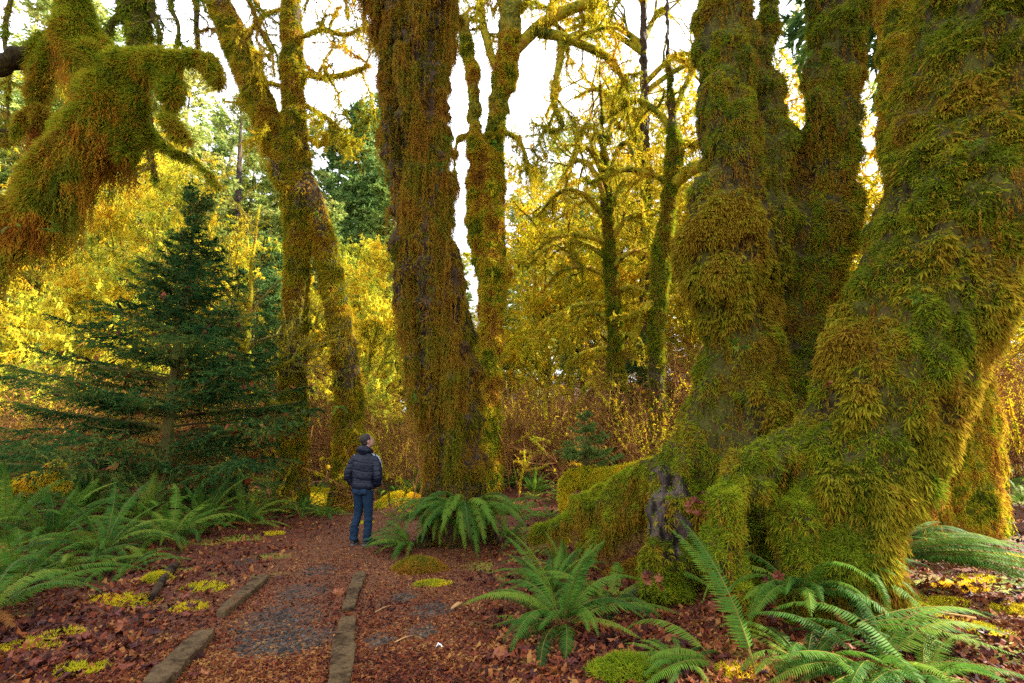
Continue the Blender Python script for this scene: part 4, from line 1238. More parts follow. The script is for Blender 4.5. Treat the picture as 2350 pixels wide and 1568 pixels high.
# ------------------------------------------------------------------ conifers
def conifer(H, Rad, seed, n_br, tw, nd, needle_len, needle_w, bare=0.08, droop=0.35, spread_up=0.15, power=0.85, irregular=0.25, fluff=1):
    """returns (trunk soup, crown soup, branch paths)"""
    r = np.random.default_rng(seed)
    tp = np.array([[0, 0, -0.3], [r.normal() * .05, r.normal() * .05, H * .5], [0, 0, H]])
    T = spline(np.hstack([tp, [[H * .014 + .03], [H * .009 + .02], [.008]]]), 14)
    ts = Soup()
    V, F = tubes(T[:, :3], T[:, 3], 7)
    ts.add(V, F, .5)
    u = bare + (0.985 - bare) * np.sort(r.random(n_br)) ** 0.92
    az = r.random(n_br) * 6.283
    ln = Rad * (1 - u) ** power * (1 - irregular + 2 * irregular * r.random(n_br)) * np.minimum(1, 0.55 + (u - bare) * 6) + 0.03 * H * (u > .9)
    z0 = u * H
    npt = 8
    s = np.linspace(0, 1, npt)[None]
    zz = z0[:, None] + ln[:, None] * (spread_up * s - droop * s ** 1.6 * (1 - u[:, None] * 1.3) + 0.12 * s ** 3) + (u[:, None] > .85) * ln[:, None] * s * .8
    wob = r.normal(size=(n_br, 1)) * .15 * s ** 2 * ln[:, None]
    ca, sa = np.cos(az)[:, None], np.sin(az)[:, None]
    X = ca * ln[:, None] * s - sa * wob
    Y = sa * ln[:, None] * s + ca * wob
    Pb = np.stack([X, Y, zz], -1)
    Rb = (0.012 + 0.008 * ln)[:, None] * np.linspace(1, .25, npt)[None]
    V, F = tubes(Pb, Rb, 3)
    ts.add(V, F, .5)
    # side twigs
    idx = np.sort(r.choice(n_br, n_br * tw, p=ln / ln.sum()))
    t = 0.12 + 0.88 * r.random(len(idx)) ** .8
    f = t * (npt - 1)
    i = np.minimum(f.astype(int), npt - 2)
    ff = (f - i)[:, None]
    st = Pb[idx, i] * (1 - ff) + Pb[idx, i + 1] * ff
    tg = unit(Pb[idx, i + 1] - Pb[idx, i])
    side = unit(np.cross(tg, np.array([0, 0, 1.0]))) * np.where(r.random(len(idx)) < .5, -1, 1)[:, None]
    D = unit(tg * .8 + side * .9 + r.normal(size=side.shape) * .18 + np.array([0, 0, -.12 * droop * 3]))
    Lt = ln[idx] * .36 * (1.15 - .85 * t) * (.6 + .8 * r.random(len(idx))) + needle_len
    # needle clusters along the twigs
    j = np.repeat(np.arange(len(idx)), nd)
    q = r.random(len(j))
    Pn = st[j] + D[j] * (Lt[j] * q)[:, None] + np.array([0, 0, -1.0]) * (Lt[j] * .18 * q ** 2)[:, None]
    Dn = unit(D[j] * .8 + r.normal(size=(len(j), 3)) * .5 + np.array([0, 0, -.15]))
    V, F, kk = blades(Pn, Dn, needle_len * (.6 + .8 * r.random(len(j))), needle_w, .12, r, 1)
    cs = Soup()
    cs.add(V, F, np.repeat(r.random(len(idx))[j], 3), kk)
    return ts, cs, Pb

def make_conifer(label, args, mat, loc, rz=0, group=None, name="conifer", scale=1):
    ts, cs, Pb = conifer(**args)
    t = thing(name, label, "tree", loc, rz, group)
    t.scale = (scale,) * 3
    ts.build("trunk", M['twig'], parent=t)
    cs.build("crown", mat, parent=t)
    return t, Pb

def on_ground(px, d, dz=-0.1):
    x = (px - CX) / F_PX * d * 1.0
    # correct for the pitch of the camera: take the column at the horizon
    w = W(px, 1010, d)
    return (w[0], d, float(height(w[0], d)) + dz)

rf = random.Random(3)
# the young spruce at left, near
sp, spP = make_conifer("dark green young spruce with wide drooping branches, left of the twin trunks", dict(H=7.4, Rad=3.6, seed=4, n_br=300, tw=21, nd=24, needle_len=.075, needle_w=.022, bare=.03, droop=.30, spread_up=.25, power=1.35, irregular=.5), M['needle'], on_ground(385, 11.5), name="young_spruce")
s = Soup()
q, t_, _ = along(spP[:90], 900, np.random.default_rng(1))
strands(s, q, .06 + .25 * np.random.default_rng(2).random(len(q)) ** 2, .03, .05, np.random.default_rng(3))
s.build("hanging_moss", M['strand'], parent=sp, kind="stuff")
s = Soup()
r2 = np.random.default_rng(8)
q, t_, _ = along(spP[:170], 420, r2)
flakes(s, q[:, 0], q[:, 1], q[:, 2], .10 + .10 * r2.random(len(q)), r2, .5)
s.build("caught_leaves", M['litter'], parent=sp, kind="stuff")
make_conifer("small sunlit fir seedling standing on the mossy log", dict(H=1.0, Rad=.62, seed=12, n_br=34, tw=14, nd=16, needle_len=.05, needle_w=.016, bare=.1, droop=.1, spread_up=.25), M['needle_far'], tuple(W(1345, 1090, 8.95)), name="fir_seedling")
make_conifer("small green spruce between the two slim mossy trees", dict(H=4.6, Rad=1.9, seed=14, n_br=110, tw=16, nd=16, needle_len=.10, needle_w=.035, bare=.04), M['needle'], on_ground(1475, 21), name="young_spruce")
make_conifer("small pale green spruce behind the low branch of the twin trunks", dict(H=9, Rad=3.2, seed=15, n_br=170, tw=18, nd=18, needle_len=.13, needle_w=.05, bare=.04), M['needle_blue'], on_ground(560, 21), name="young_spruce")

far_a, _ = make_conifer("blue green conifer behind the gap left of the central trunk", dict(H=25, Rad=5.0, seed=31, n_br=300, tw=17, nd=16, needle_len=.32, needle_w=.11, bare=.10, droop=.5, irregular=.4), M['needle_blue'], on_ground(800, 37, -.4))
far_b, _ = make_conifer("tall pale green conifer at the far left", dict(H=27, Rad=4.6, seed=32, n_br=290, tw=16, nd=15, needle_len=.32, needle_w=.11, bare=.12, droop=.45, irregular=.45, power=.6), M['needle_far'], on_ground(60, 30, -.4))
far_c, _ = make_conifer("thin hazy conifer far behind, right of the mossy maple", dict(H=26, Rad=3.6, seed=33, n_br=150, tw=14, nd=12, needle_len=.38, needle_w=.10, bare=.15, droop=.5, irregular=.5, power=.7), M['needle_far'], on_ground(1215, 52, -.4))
G1 = "pale conifers of the far wood at left"
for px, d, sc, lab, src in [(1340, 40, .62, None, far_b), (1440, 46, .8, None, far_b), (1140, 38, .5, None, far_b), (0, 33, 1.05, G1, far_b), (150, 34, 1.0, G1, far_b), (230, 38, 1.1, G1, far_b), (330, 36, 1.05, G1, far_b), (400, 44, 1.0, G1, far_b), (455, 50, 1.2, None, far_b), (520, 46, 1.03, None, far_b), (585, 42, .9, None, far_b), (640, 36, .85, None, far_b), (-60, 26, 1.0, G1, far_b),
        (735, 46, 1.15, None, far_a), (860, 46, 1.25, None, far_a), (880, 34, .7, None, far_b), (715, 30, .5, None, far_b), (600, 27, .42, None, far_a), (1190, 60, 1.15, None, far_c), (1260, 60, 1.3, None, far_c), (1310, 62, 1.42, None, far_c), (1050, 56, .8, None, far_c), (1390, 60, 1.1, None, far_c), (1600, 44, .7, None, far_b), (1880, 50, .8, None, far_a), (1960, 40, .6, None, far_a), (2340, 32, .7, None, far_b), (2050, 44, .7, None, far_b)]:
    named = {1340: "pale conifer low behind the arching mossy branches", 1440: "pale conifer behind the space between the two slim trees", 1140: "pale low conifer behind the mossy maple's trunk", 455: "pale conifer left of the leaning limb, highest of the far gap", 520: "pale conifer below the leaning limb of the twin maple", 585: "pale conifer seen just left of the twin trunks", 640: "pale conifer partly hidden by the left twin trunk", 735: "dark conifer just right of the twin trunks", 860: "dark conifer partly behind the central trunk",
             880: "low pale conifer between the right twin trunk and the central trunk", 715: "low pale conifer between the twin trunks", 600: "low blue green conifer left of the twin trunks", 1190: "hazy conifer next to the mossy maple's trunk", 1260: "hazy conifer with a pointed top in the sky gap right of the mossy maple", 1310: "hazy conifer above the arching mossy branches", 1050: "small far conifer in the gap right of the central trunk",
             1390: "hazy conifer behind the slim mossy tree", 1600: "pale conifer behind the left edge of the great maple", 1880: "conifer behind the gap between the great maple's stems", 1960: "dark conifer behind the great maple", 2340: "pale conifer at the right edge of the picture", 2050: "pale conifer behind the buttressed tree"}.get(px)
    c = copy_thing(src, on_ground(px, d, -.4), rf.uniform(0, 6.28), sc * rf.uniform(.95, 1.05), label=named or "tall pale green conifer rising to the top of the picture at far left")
    if named is None:
        c["group"] = G1
far_b["label"] = "tall pale green conifer rising to the top of the picture at far left"
far_b["group"] = G1

# grey dead snag in the gap
P_, R_ = limb([(528, 900, 42, 8), (540, 600, 42, 7), (548, 420, 42, 6), (552, 300, 42, 3), (556, 265, 42, 1)])
snag = thing("dead_snag", "bare pale grey snag in the sky gap left of the twin trunks", "tree")
V, F = tubes(P_, R_, 7)
s = Soup()
s.add(V, F, .5)
s.build("trunk", M['bark_grey'], parent=snag)
c1, c2 = grow(P_[None], R_[None], 40, .12, 5, np.random.default_rng(5), up=-.1, spread=1.2)
V, F = tubes(c1, np.maximum(c2 * .4, .02), 3)
s = Soup()
s.add(V, F, .5)
s.build("twigs", M['bark_grey'], parent=snag, kind="stuff")

# ------------------------------------------------------------------ mossy broadleaf trees of the middle distance
def broadleaf(seed, H, mat, n_fuzz, fl=0.16, fw=.06, levels=(14, 6, 4), spread=1.0, up=.2, sag=.05, trunk_r=.16):
    rg = np.random.default_rng(seed)
    z = np.linspace(-.3, H, 9)
    P = np.stack([np.cumsum(rg.normal(size=9)) * H * .018, np.cumsum(rg.normal(size=9)) * H * .018, z], -1)
    S_ = spline(P, 20)[None]
    Rr = (trunk_r * np.linspace(1, .15, 20))[None]
    ts = Soup()
    V, F = tubes(S_, Rr, 7)
    ts.add(V, F, .5)
    c1, r1 = grow(S_, Rr, levels[0], .45, 8, rg, up=up, spread=spread, wander=.2, s0=.15, sag=sag, rratio=.6)
    c2, r2 = grow(c1, r1, levels[1], .5, 6, rg, up=up * .5, wander=.3, sag=sag)
    c3, r3 = grow(c2, r2, levels[2], .55, 4, rg, up=0.0, wander=.35, sag=sag, lmin=.4)
    for c, r in ((c1, r1), (c2, r2), (c3, r3)):
        V, F = tubes(c, np.maximum(r, .009), 3)
        ts.add(V, F, .5)
    fs = Soup()
    for c, w in ((S_, .04), (c1, .16), (c2, .35), (c3, .45)):
        q, t_, _ = along(c, int(n_fuzz * w), rg)
        q = q[vnoise(q * 1.1) > .40]
        fuzz(fs, q, None, fl, fw, rg, 3, .5, fl * .22)
    return ts, fs

def make_broad(label, loc, mat, name="mossy_tree", group=None, **kw):
    ts, fs = broadleaf(mat=mat, **kw)
    t = thing(name, label, "tree", loc, 0, group)
    ts.build("branches", M['limb_moss'], parent=t)
    fs.build("moss", mat, parent=t, kind="stuff")
    return t

gold, olive = M['moss_gold'], M['moss_yellow']
g1 = make_broad("golden yellow tree glowing below the near mossy limbs", on_ground(300, 18.5), gold, "golden_tree", seed=41, H=9.5, n_fuzz=19000, fl=.13, fw=.055, levels=(26, 8, 5), up=.1)
for px, d, sc, lab in [(230, 19, .85, "golden yellow tree left of the tallest golden one"), (120, 18, .62, "small golden tree at the left, under the lowest hanging moss"), (850, 20, .78, "golden tree between the right twin trunk and the central trunk"), (30, 22, .6, "golden tree at the left edge of the picture"), (800, 27, .9, "golden tree behind the right twin trunk")]:
    copy_thing(g1, on_ground(px, d), rf.uniform(0, 6.28), sc, label=lab)
b1 = make_broad("yellow moss covered tree between the mossy maple and the slim arching tree", on_ground(1255, 25), olive, seed=42, H=12, n_fuzz=22000, fl=.13, fw=.055, levels=(30, 7, 4), up=.0, sag=.1)
b2 = make_broad("yellow moss covered tree behind the leaning mossy tree", on_ground(1600, 24), M['moss_olive'], seed=43, H=13, n_fuzz=20000, fl=.13, fw=.055, levels=(26, 7, 4), up=.3)
for px, d, sc, lab, src in [(1440, 28, 1.05, "yellow mossy tree between the two slim trees", b2), (1570, 32, 1.25, "tall yellow tree against the sky left of the great maple", b2), (1200, 34, .7, "yellow mossy tree right beside the mossy maple's trunk", b1), (1400, 36, 1.35, "tall yellow tree in the sky gap above the slim trees", b2),
        (1520, 38, 1.5, "tallest yellow tree, against the sky just left of the great maple", b2), (1050, 30, .55, "yellow mossy tree in the gap right of the central trunk", b1), (1830, 26, 1.2, "yellow tree seen in the gap between the great maple's stems", b2), (1960, 22, 1.0, "yellow tree glimpsed left of the leaning stem", b1), (2050, 28, 1.3, "yellow tree behind the upper part of the buttressed tree", b2), (2340, 24, .8, "mossy tree at the right edge of the picture", b1),
        (560, 30, .8, "mossy yellow tree left of the twin trunks", b1), (735, 26, .62, "mossy yellow tree seen between the twin trunks", b1), (900, 32, .8, "mossy tree half hidden by the central trunk", b1), (90, 30, 1.1, "pale mossy tree behind the near limbs at upper left", b2), (380, 32, 1.2, "pale mossy tree above the golden tree", b2), (10, 24, 1.2, "pale mossy tree at the upper left edge", b2)]:
    copy_thing(src, on_ground(px, d), rf.uniform(0, 6.28), sc, label=lab)

# ------------------------------------------------------------------ undergrowth
def shrub(seed, stems, H, n2, n3, mat, moss=0, mossmat=None, spread=.5, rr0=.016):
    rg = np.random.default_rng(seed)
    a = rg.random(stems) * 6.283
    q = rg.random(stems) ** .5
    base = np.stack([np.cos(a) * q * H * .25, np.sin(a) * q * H * .25, 0 * a - .1], -1)
    D = unit(np.stack([np.cos(a) * q * spread, np.sin(a) * q * spread, 0 * a + 1], -1))
    pts = [base]
    L = H * (.5 + .6 * rg.random(stems)) / 6
    for j in range(6):
        D = unit(D + rg.normal(size=D.shape) * .16)
        pts.append(pts[-1] + D * L[:, None])
    P = np.stack(pts, 1)
    Rr = np.full(stems, rr0)[:, None] * np.linspace(1, .35, 7)[None]
    c2, r2 = grow(P, Rr, n2, .45, 5, rg, up=.3, wander=.25, rratio=.6)
    c3, r3 = grow(c2, r2, n3, .5, 4, rg, up=.2, wander=.3, rratio=.6)
    s_ = Soup()
    for c, r in ((P, Rr), (c2, r2), (c3, r3)):
        V, F = tubes(c, np.maximum(r, .0055), 3)
        s_.add(V, F, np.repeat(rg.random(len(c)), c.shape[1] * 3))
    ms = None
    if moss:
        ms = Soup()
        for c, w in ((P, .5), (c2, .5)):
            q_, t_, _ = along(c, int(moss * w), rg)
            q_ = q_[vnoise(q_ * 1.7 + seed) > .5]
            fuzz(ms, q_, None, .06, .022, rg, 3, .6)
    return s_, ms

def make_shrub(label, loc, seed, name="bare_shrub", sc=1, rz=0, mossmat=None, mat=None, **kw):
    s_, ms = shrub(seed, mat=None, **kw)
    t = thing(name, label, "shrub", loc, rz)
    t.scale = (sc,) * 3
    s_.build("stems", mat or M['twig_red'], parent=t)
    if ms:
        ms.build("moss", mossmat or M['moss_yellow'], parent=t, kind="stuff")
    return t
sh1 = make_shrub("red brown bare shrub", on_ground(900, 17.5), 51, stems=34, H=3.0, n2=6, n3=3, moss=1600)
sh2 = make_shrub("red brown bare shrub", on_ground(1200, 17.5), 52, stems=44, H=3.2, n2=6, n3=3, moss=3600)
sh3 = make_shrub("red brown bare shrub", on_ground(60, 13.5), 53, stems=30, H=2.6, n2=7, n3=4, moss=900)
def region(px):
    for lim, txt in ((250, "at the far left beside the spruce"), (660, "between the spruce and the twin trunks"), (960, "between the twin trunks and the central trunk"), (1400, "right of the central trunk"), (1830, "behind the slim mossy trees"), (9999, "behind the great maple at the right")):
        if px < lim:
            return txt
spots = []
for d, step in ((17, 95), (20, 85), (24, 90), (29, 90), (35, 95)):
    px = -80 + rf.uniform(0, 60)
    while px < 2440:
        if not (1640 < px < 1830 and d < 22):
            spots.append((px + rf.uniform(-25, 25), d + rf.uniform(-1.2, 1.2)))
        px += step * rf.uniform(.8, 1.25)
for t, px in ((sh1, 900), (sh2, 1200), (sh3, 60)):
    t["label"] = "bare red brown shrub in the thicket " + region(px)
    t["group"] = "thicket of bare shrubs " + region(px)
spots += [(40, 13.0), (120, 14.5), (-40, 12.2), (2330, 15), (2380, 13.5), (2290, 17)]
for px, d in spots:
    if 430 < px < 640 and d < 14:
        continue
    c = copy_thing(rf.choice((sh1, sh2, sh2, sh3)), on_ground(px, d), rf.uniform(0, 6.28), rf.uniform(.75, 1.15) * (1 + (d - 17) * .012))
    c["label"] = "bare red brown shrub in the thicket " + region(px)
    c["group"] = "thicket of bare shrubs " + region(px)
# mossy crooked bushes, sunlit
mb = make_shrub("crooked moss covered bush right of the man's head", on_ground(930, 14.0), 61, name="mossy_bush", stems=9, H=2.6, n2=5, n3=3, moss=3800, spread=1.3, rr0=.03)
for px, d, sc, lab in [(1190, 15.5, .9, "crooked mossy bush right of the central trunk's foot"), (1300, 17, 1.05, "crooked mossy bush behind the sunlit log"), (610, 12.6, .6, "small mossy bush at the spruce's right foot"), (1250, 19, 1.3, "taller mossy bush behind the right side thicket"), (1560, 14, .9, "mossy bush against the left stem of the great maple"), (20, 12, .8, "mossy bush at the left edge below the reddish thicket"), (2330, 14, 1.1, "mossy bush at the right edge of the picture"), (720, 16, .9, "mossy bush between the twin trunks")]:
    copy_thing(mb, on_ground(px, d), rf.uniform(0, 6.28), sc, label=lab)
# fallen mossy limb at the left edge
fl = thing("mossy_branch", "yellow green mossy fallen branch at the left edge above the ferns", "branch")
V, T = solid([limb([(-80, 1155, 9.2, 18), (0, 1122, 9.2, 18), (60, 1105, 9.2, 17), (105, 1095, 9.2, 15), (130, 1075, 9.2, 13), (142, 1062, 9.2, 9)]), limb([(100, 1100, 9.2, 11), (140, 1108, 9.2, 9), (160, 1115, 9.2, 6)]), limb([(-200, 1230, 9.2, 18), (-80, 1155, 9.2, 18)])], .035, ridge=0, lump=.04)
build_trunk(fl, V, T, M['bark_moss'], "branch_wood")
s = Soup()
P, N = sample(V, T, 5000, R)
carpet(s, P, N, .05, .016, R, 3, .9, 1.0, .3, 1)
P, N = sample(V, T, 160, R, lambda C, N: (N[:, 2] < 0) * 1.0)
strands(s, P, .05 + .15 * R.random(len(P)), .02, .04, R)
s.build("moss", M['moss_yellow'], parent=fl, kind="stuff")
# small broadleaf ground cover far off
s = Soup()
r5 = np.random.default_rng(77)
x, y = r5.uniform(-20, 18, 26000), r5.uniform(12, 30, 26000)
k = vnoise(np.stack([x * .5, y * .5, 0 * x + 5], -1)) > .45
x, y = x[k], y[k]
z = surf(x, y)
P = np.stack([x, y, z], -1)
a = r5.random(len(x)) * 6.283
D = unit(np.stack([np.cos(a), np.sin(a), .9 + 0 * a], -1))
V, F, kk = blades(P, D, .10 + .22 * r5.random(len(x)), .05, .15, r5, 1)
s.add(V, F, np.repeat(r5.random(len(x)), 3), kk)
s.build("ground_cover", M['moss_green'], kind="stuff", label="low green ground cover in the distance between the trunks", category="ground cover")

# ------------------------------------------------------------------ ferns
def frond_mesh(name, mats, a0, a1, seed, n=50, width=.088, fall=.35, curl=0.0, stalk=.14):
    r = np.random.default_rng(seed)
    m = 60
    s = np.linspace(0, 1, m)
    ang = a0 + (a1 - a0) * s ** 1.15
    side_ang = curl * s ** 1.5
    dx, dz = np.cos(ang) * np.cos(side_ang), np.sin(ang)
    dy = np.cos(ang) * np.sin(side_ang)
    P = np.cumsum(np.stack([dx, dy, dz], -1) / m, 0)
    T = unit(np.gradient(P, axis=0))
    so_ = Soup()
    V, F = tubes(P[::6], (0.0045 * (1 - .8 * s))[::6], 4)
    so_.add(V, F, .5, 0, 1)
    side = unit(np.cross(T, np.array([0, 0, 1.0])))
    nor = np.cross(side, T)
    tt = stalk + (1 - stalk) * (np.arange(n) + .5) / n
    k = np.minimum((tt * (m - 1)).astype(int), m - 1)
    u = (tt - stalk) / (1 - stalk)
    ln = width * np.minimum(1, .55 + u * 3.2) * (1 - u ** 2.2) ** .8 + .004
    wd = (1 - stalk) / n * .74
    for sg in (-1, 1):
        l = ln * (1 + r.normal(size=n) * .06)
        l[r.random(n) < .05] *= .3
        l *= 1 + .12 * np.sin(np.arange(n) * .5 + seed)
        D = unit(side[k] * sg + T[k] * (.22 + .3 * u[:, None]) - nor[k] * fall * (0.6 + .8 * r.random((n, 1))))
        Tk = unit(T[k] + nor[k] * r.normal(size=(n, 1)) * .12 - nor[k] * .2 * 0)
        b = P[k] + D * .002
        mid = b + D * (l * .55)[:, None]
        tip = b + D * l[:, None] - np.array([0, 0, 1]) * (l * .10)[:, None] + Tk * (l * .12)[:, None]
        V = np.stack([b - Tk * wd * .42, b + Tk * wd * .5, mid - Tk * wd * .36, mid + Tk * wd * .44, tip], 1)
        ridge = np.array([0, 0, 0])
        f = np.array([[0, 1, 3], [0, 3, 2], [2, 3, 4]])
        so_.add(V.reshape(-1, 3), (np.arange(n)[:, None, None] * 5 + f[None]).reshape(-1, 3), np.repeat(.35 + .3 * r.random(n), 5), 0, 0)
    return so_.mesh(name, mats)

FM = [M['fern'], M['fern_stem']]
fronds = {
    'up': [frond_mesh("frond", FM, 1.25, .35, 1), frond_mesh("frond", FM, 1.35, .1, 2, curl=.3)],
    'mid': [frond_mesh("frond", FM, 1.0, -.45, 3), frond_mesh("frond", FM, .9, -.6, 4, curl=-.35), frond_mesh("frond", FM, 1.05, -.8, 5, curl=.25)],
    'low': [frond_mesh("frond", FM, .6, -.45, 6, curl=.2), frond_mesh("frond", FM, .5, -.7, 7, curl=-.3), frond_mesh("frond", FM, .75, -1.0, 8)],
    'droop': [frond_mesh("frond", FM, .9, -1.45, 9), frond_mesh("frond", FM, .7, -1.5, 10, curl=.2), frond_mesh("frond", FM, 1.1, -1.4, 13, curl=-.2)],
    'flat': [frond_mesh("frond", FM, .32, -.30, 11), frond_mesh("frond", FM, .28, -.42, 12, curl=.25)],
    'dead': [frond_mesh("frond", [M['fern_dead'], M['fern_stem']], .5, -1.2, 14), frond_mesh("frond", [M['fern_dead'], M['fern_stem']], .3, -.9, 15, curl=.3)],
}
def fern(at, size, label, kinds="mid:5 low:5 up:2 droop:1", arc=(0, 360), group=None, seed=None, lift=0.0, dead=2, tilt=0.12, name="sword_fern"):
    rg = random.Random(seed if seed is not None else int(at[0] * 7 + at[1] * 13))
    g = G(*at) if len(at) == 2 else np.array(at)
    t = thing(name, label, "fern", (g[0], g[1], g[2] + lift), 0, group)
    todo = []
    for w in kinds.split():
        k, c = w.split(":")
        todo += [k] * (int(c) if name != 'sword_fern' or arc[1] - arc[0] < 60 or group else int(int(c) * 2.3))
    rg.shuffle(todo)
    todo += ['dead'] * dead
    n = len(todo)
    for i, k in enumerate(todo):
        a = rad(arc[0] + (arc[1] - arc[0]) * (i + rg.uniform(.1, .9)) / n)
        if k == 'dead':
            a = rad(rg.uniform(*arc))
        o = link("frond", rg.choice(fronds[k]), t)
        o.location = (math.cos(a) * .03, math.sin(a) * .03, 0)
        o.rotation_euler = (rg.gauss(0, tilt), rg.gauss(0, tilt), a)
        s_ = size * 1.08 * rg.uniform(.7, 1.15) * (.8 if k == 'dead' else 1)
        o.scale = (s_, s_ * rg.uniform(.9, 1.15), s_)
    return t

# left bank (azimuths: 0 = right, 90 = away, 270 = towards the camera)
fern((45, 1345), 1.05, "dark sword fern cut by the left edge, nearest of the left bank", "mid:5 low:5 up:2 droop:2")
fern((-40, 1420), 1.0, "dark sword fern mostly outside the left edge, lowest on the left", "mid:5 low:4 droop:1")
fern((235, 1275), 1.12, "big bluish sword fern of the left bank, its fronds hanging to the lowest point", "mid:6 low:5 up:2 droop:3")
fern((120, 1240), 1.1, "sword fern of the left bank between the edge and the big bluish one", "mid:5 low:4 up:4")
fern((10, 1225), 1.1, "sword fern at the left edge under the fallen mossy branch", "mid:5 low:4 up:4")
fern((390, 1245), 1.1, "sword fern in the middle of the left bank, behind the rotten log", "mid:6 low:5 up:3")
fern((320, 1205), 1.1, "sword fern at the dark foot of the spruce", "mid:5 low:3 up:4")
fern((465, 1212), 1.1, "sword fern with a long frond pointing to the path", "mid:5 low:5 up:3")
fern((560, 1205), 1.05, "sword fern spilling on the path edge left of the twin trunks", "mid:5 low:5 up:3")
fern((615, 1180), .9, "sword fern just left of the left twin trunk's foot", "mid:4 low:4 up:3")
fern((695, 1180), .85, "bright sword fern in front of the left twin trunk", "mid:4 low:4 up:2")
fern((745, 1185), .65, "small light green fern between the twin trunks and the man", "mid:4 low:4 up:1")
fern((205, 1180), 1.1, "sword fern below the end of the fallen mossy branch", "mid:5 low:3 up:5")
fern((430, 1165), 1.0, "shaded sword fern behind the others at the spruce's right side", "mid:5 low:3 up:4")
fern((80, 1175), 1.1, "shaded sword fern behind the edge group at left", "mid:5 low:3 up:4")
fern((520, 1155), .95, "fern under the lowest right boughs of the spruce", "mid:5 low:3 up:4")
fern((290, 1310), .75, "low fern in front of the big bluish one", "low:4 droop:2", dead=1)
fern((160, 1320), .8, "low dark fern between the edge fern and the big bluish one", "low:4 mid:3 droop:1", dead=1)
# around the central trunk
fern((1065, 1262), 1.15, "large sword fern hanging down in front of the central trunk", "droop:9 mid:4 low:2", arc=(170, 370), lift=.55, dead=3)
fern((1010, 1245), 1.0, "sword fern on the left foot of the central trunk", "droop:5 mid:4 low:3", arc=(150, 330), lift=.3, dead=2)
fern((945, 1262), .85, "low sword fern reaching over the path beside the man's boots", "low:6 mid:3 flat:2", arc=(120, 300), lift=.05, dead=3)
fern((1120, 1245), 1.0, "sword fern at the right foot of the central trunk", "droop:5 mid:4", arc=(200, 420), lift=.4, dead=2)
fern((1175, 1240), .8, "fern half hidden right of the central trunk's ferns", "mid:4 low:3 up:1", dead=3)
fern((1225, 1135), .95, "spiky dark fern behind, right of the central trunk", "up:6 mid:6", dead=1)
fern((1180, 1120), .9, "dark fern just behind the lit right side of the central trunk", "up:5 mid:5", dead=1)
fern((1290, 1150), .7, "sunlit fern left of the mossy log", "mid:5 low:4", dead=1)
fern((1180, 1180), .75, "yellow green sunlit fern right of the central trunk's foot", "mid:5 low:4", dead=3)
fern((1260, 1190), .6, "small sunlit fern in front of the mossy log's bent end", "mid:4 low:3", dead=2)
fern((955, 1128), .8, "fern at the left behind the central trunk", "mid:5 low:4 up:2", dead=1)
fern((890, 1140), .8, "fern behind the man's elbow", "mid:5 low:3 up:2", dead=1)
fern((725, 1130), .7, "dark fern between the two twin trunks", "mid:5 low:3 up:2", dead=1)
fern((1400, 1160), .7, "fern in the shade under the mossy log", "mid:4 low:3", dead=1)
# foreground right
fern((1290, 1432), .98, "large bright green sword fern in the foreground, right of the path", "low:6 mid:6 up:2 flat:2", seed=5, dead=3)
fern((1262, 1372), .72, "upright sword fern directly behind the large bright one", "up:5 mid:4", arc=(0, 360), dead=1)
fern((1395, 1390), .80, "sword fern between the large bright one and the root, arching left and right", "mid:4 low:3 flat:1", dead=1)
fern((1240, 1330), .6, "low fern behind the foreground ferns at their left", "low:4 mid:3", dead=1)
fern((1300, 1335), .7, "fern against the leftmost root of the great maple", "mid:4 up:3", dead=1)
fern((1480, 1345), 1.15, "fern with one long frond running down across the root hollow", "flat:2", arc=(290, 325), lift=.25, dead=0, tilt=.04)
fern((1650, 1525), .8, "low fern lying along the leaves below the root hollow", "flat:2 low:2", arc=(130, 230), dead=1, tilt=.05)
fern((1745, 1560), 1.15, "single tall frond standing before the great maple's arched root", "up:2", arc=(100, 130), dead=0, tilt=.05)
fern((1840, 1440), .85, "fern on the great maple's front foot, arching over red leaves", "mid:4 droop:3 low:2", arc=(150, 390), lift=.25, dead=1)
fern((1945, 1425), .85, "fern at the right front foot of the great maple", "droop:3 mid:3 low:2", arc=(190, 400), lift=.3, dead=1)
fern((1850, 1530), .62, "small arching fern between the great maple's front feet", "mid:3 low:3 droop:1", dead=2)
fern((2010, 1545), .95, "sword fern at the bottom edge, right", "low:4 mid:3 flat:3", arc=(150, 420), dead=1)
fern((2120, 1570), .9, "sword fern cut by the bottom edge, nearest on the right", "low:4 mid:3 flat:2", dead=1)
fern((1960, 1500), 1.0, "fern sending long flat fronds to the right over the leaves", "flat:4", arc=(-40, 10), lift=.2, dead=0, tilt=.05)
fern((2045, 1345), 1.25, "sunlit bright fern streaming to the right from behind the great maple", "flat:9 low:3", arc=(-62, 2), lift=.30, dead=0, tilt=.06)
fern((2075, 1290), 1.1, "sunlit fern behind the streaming one, beside the great maple", "flat:6 low:3", arc=(-45, 25), lift=.25, dead=0, tilt=.06)
fern((2300, 1120), .8, "fern right of the buttressed tree", "mid:5 low:4 up:2", dead=0)
fern((2345, 1160), .8, "fern at the right edge of the picture", "mid:5 low:4 up:2", dead=0)
fern((2355, 1345), .5, "small light fern at the right edge among sunlit leaves", "low:4 flat:2", dead=0)
fern((1560, 1530), .45, "small fern at the bottom between leaves, left of the root", "low:3 mid:2", dead=2)
for i, (px, py) in enumerate([(1170, 1095), (1255, 1098), (1330, 1105), (640, 1105), (560, 1110), (860, 1108), (990, 1100), (1150, 1090), (1210, 1090), (1290, 1085), (820, 1095), (900, 1092), (2330, 1060), (2270, 1085)]):
    fern((px, py), .85, "fern of the distant undergrowth between the trunks", "mid:4 up:4", group="ferns of the distant undergrowth", dead=0)
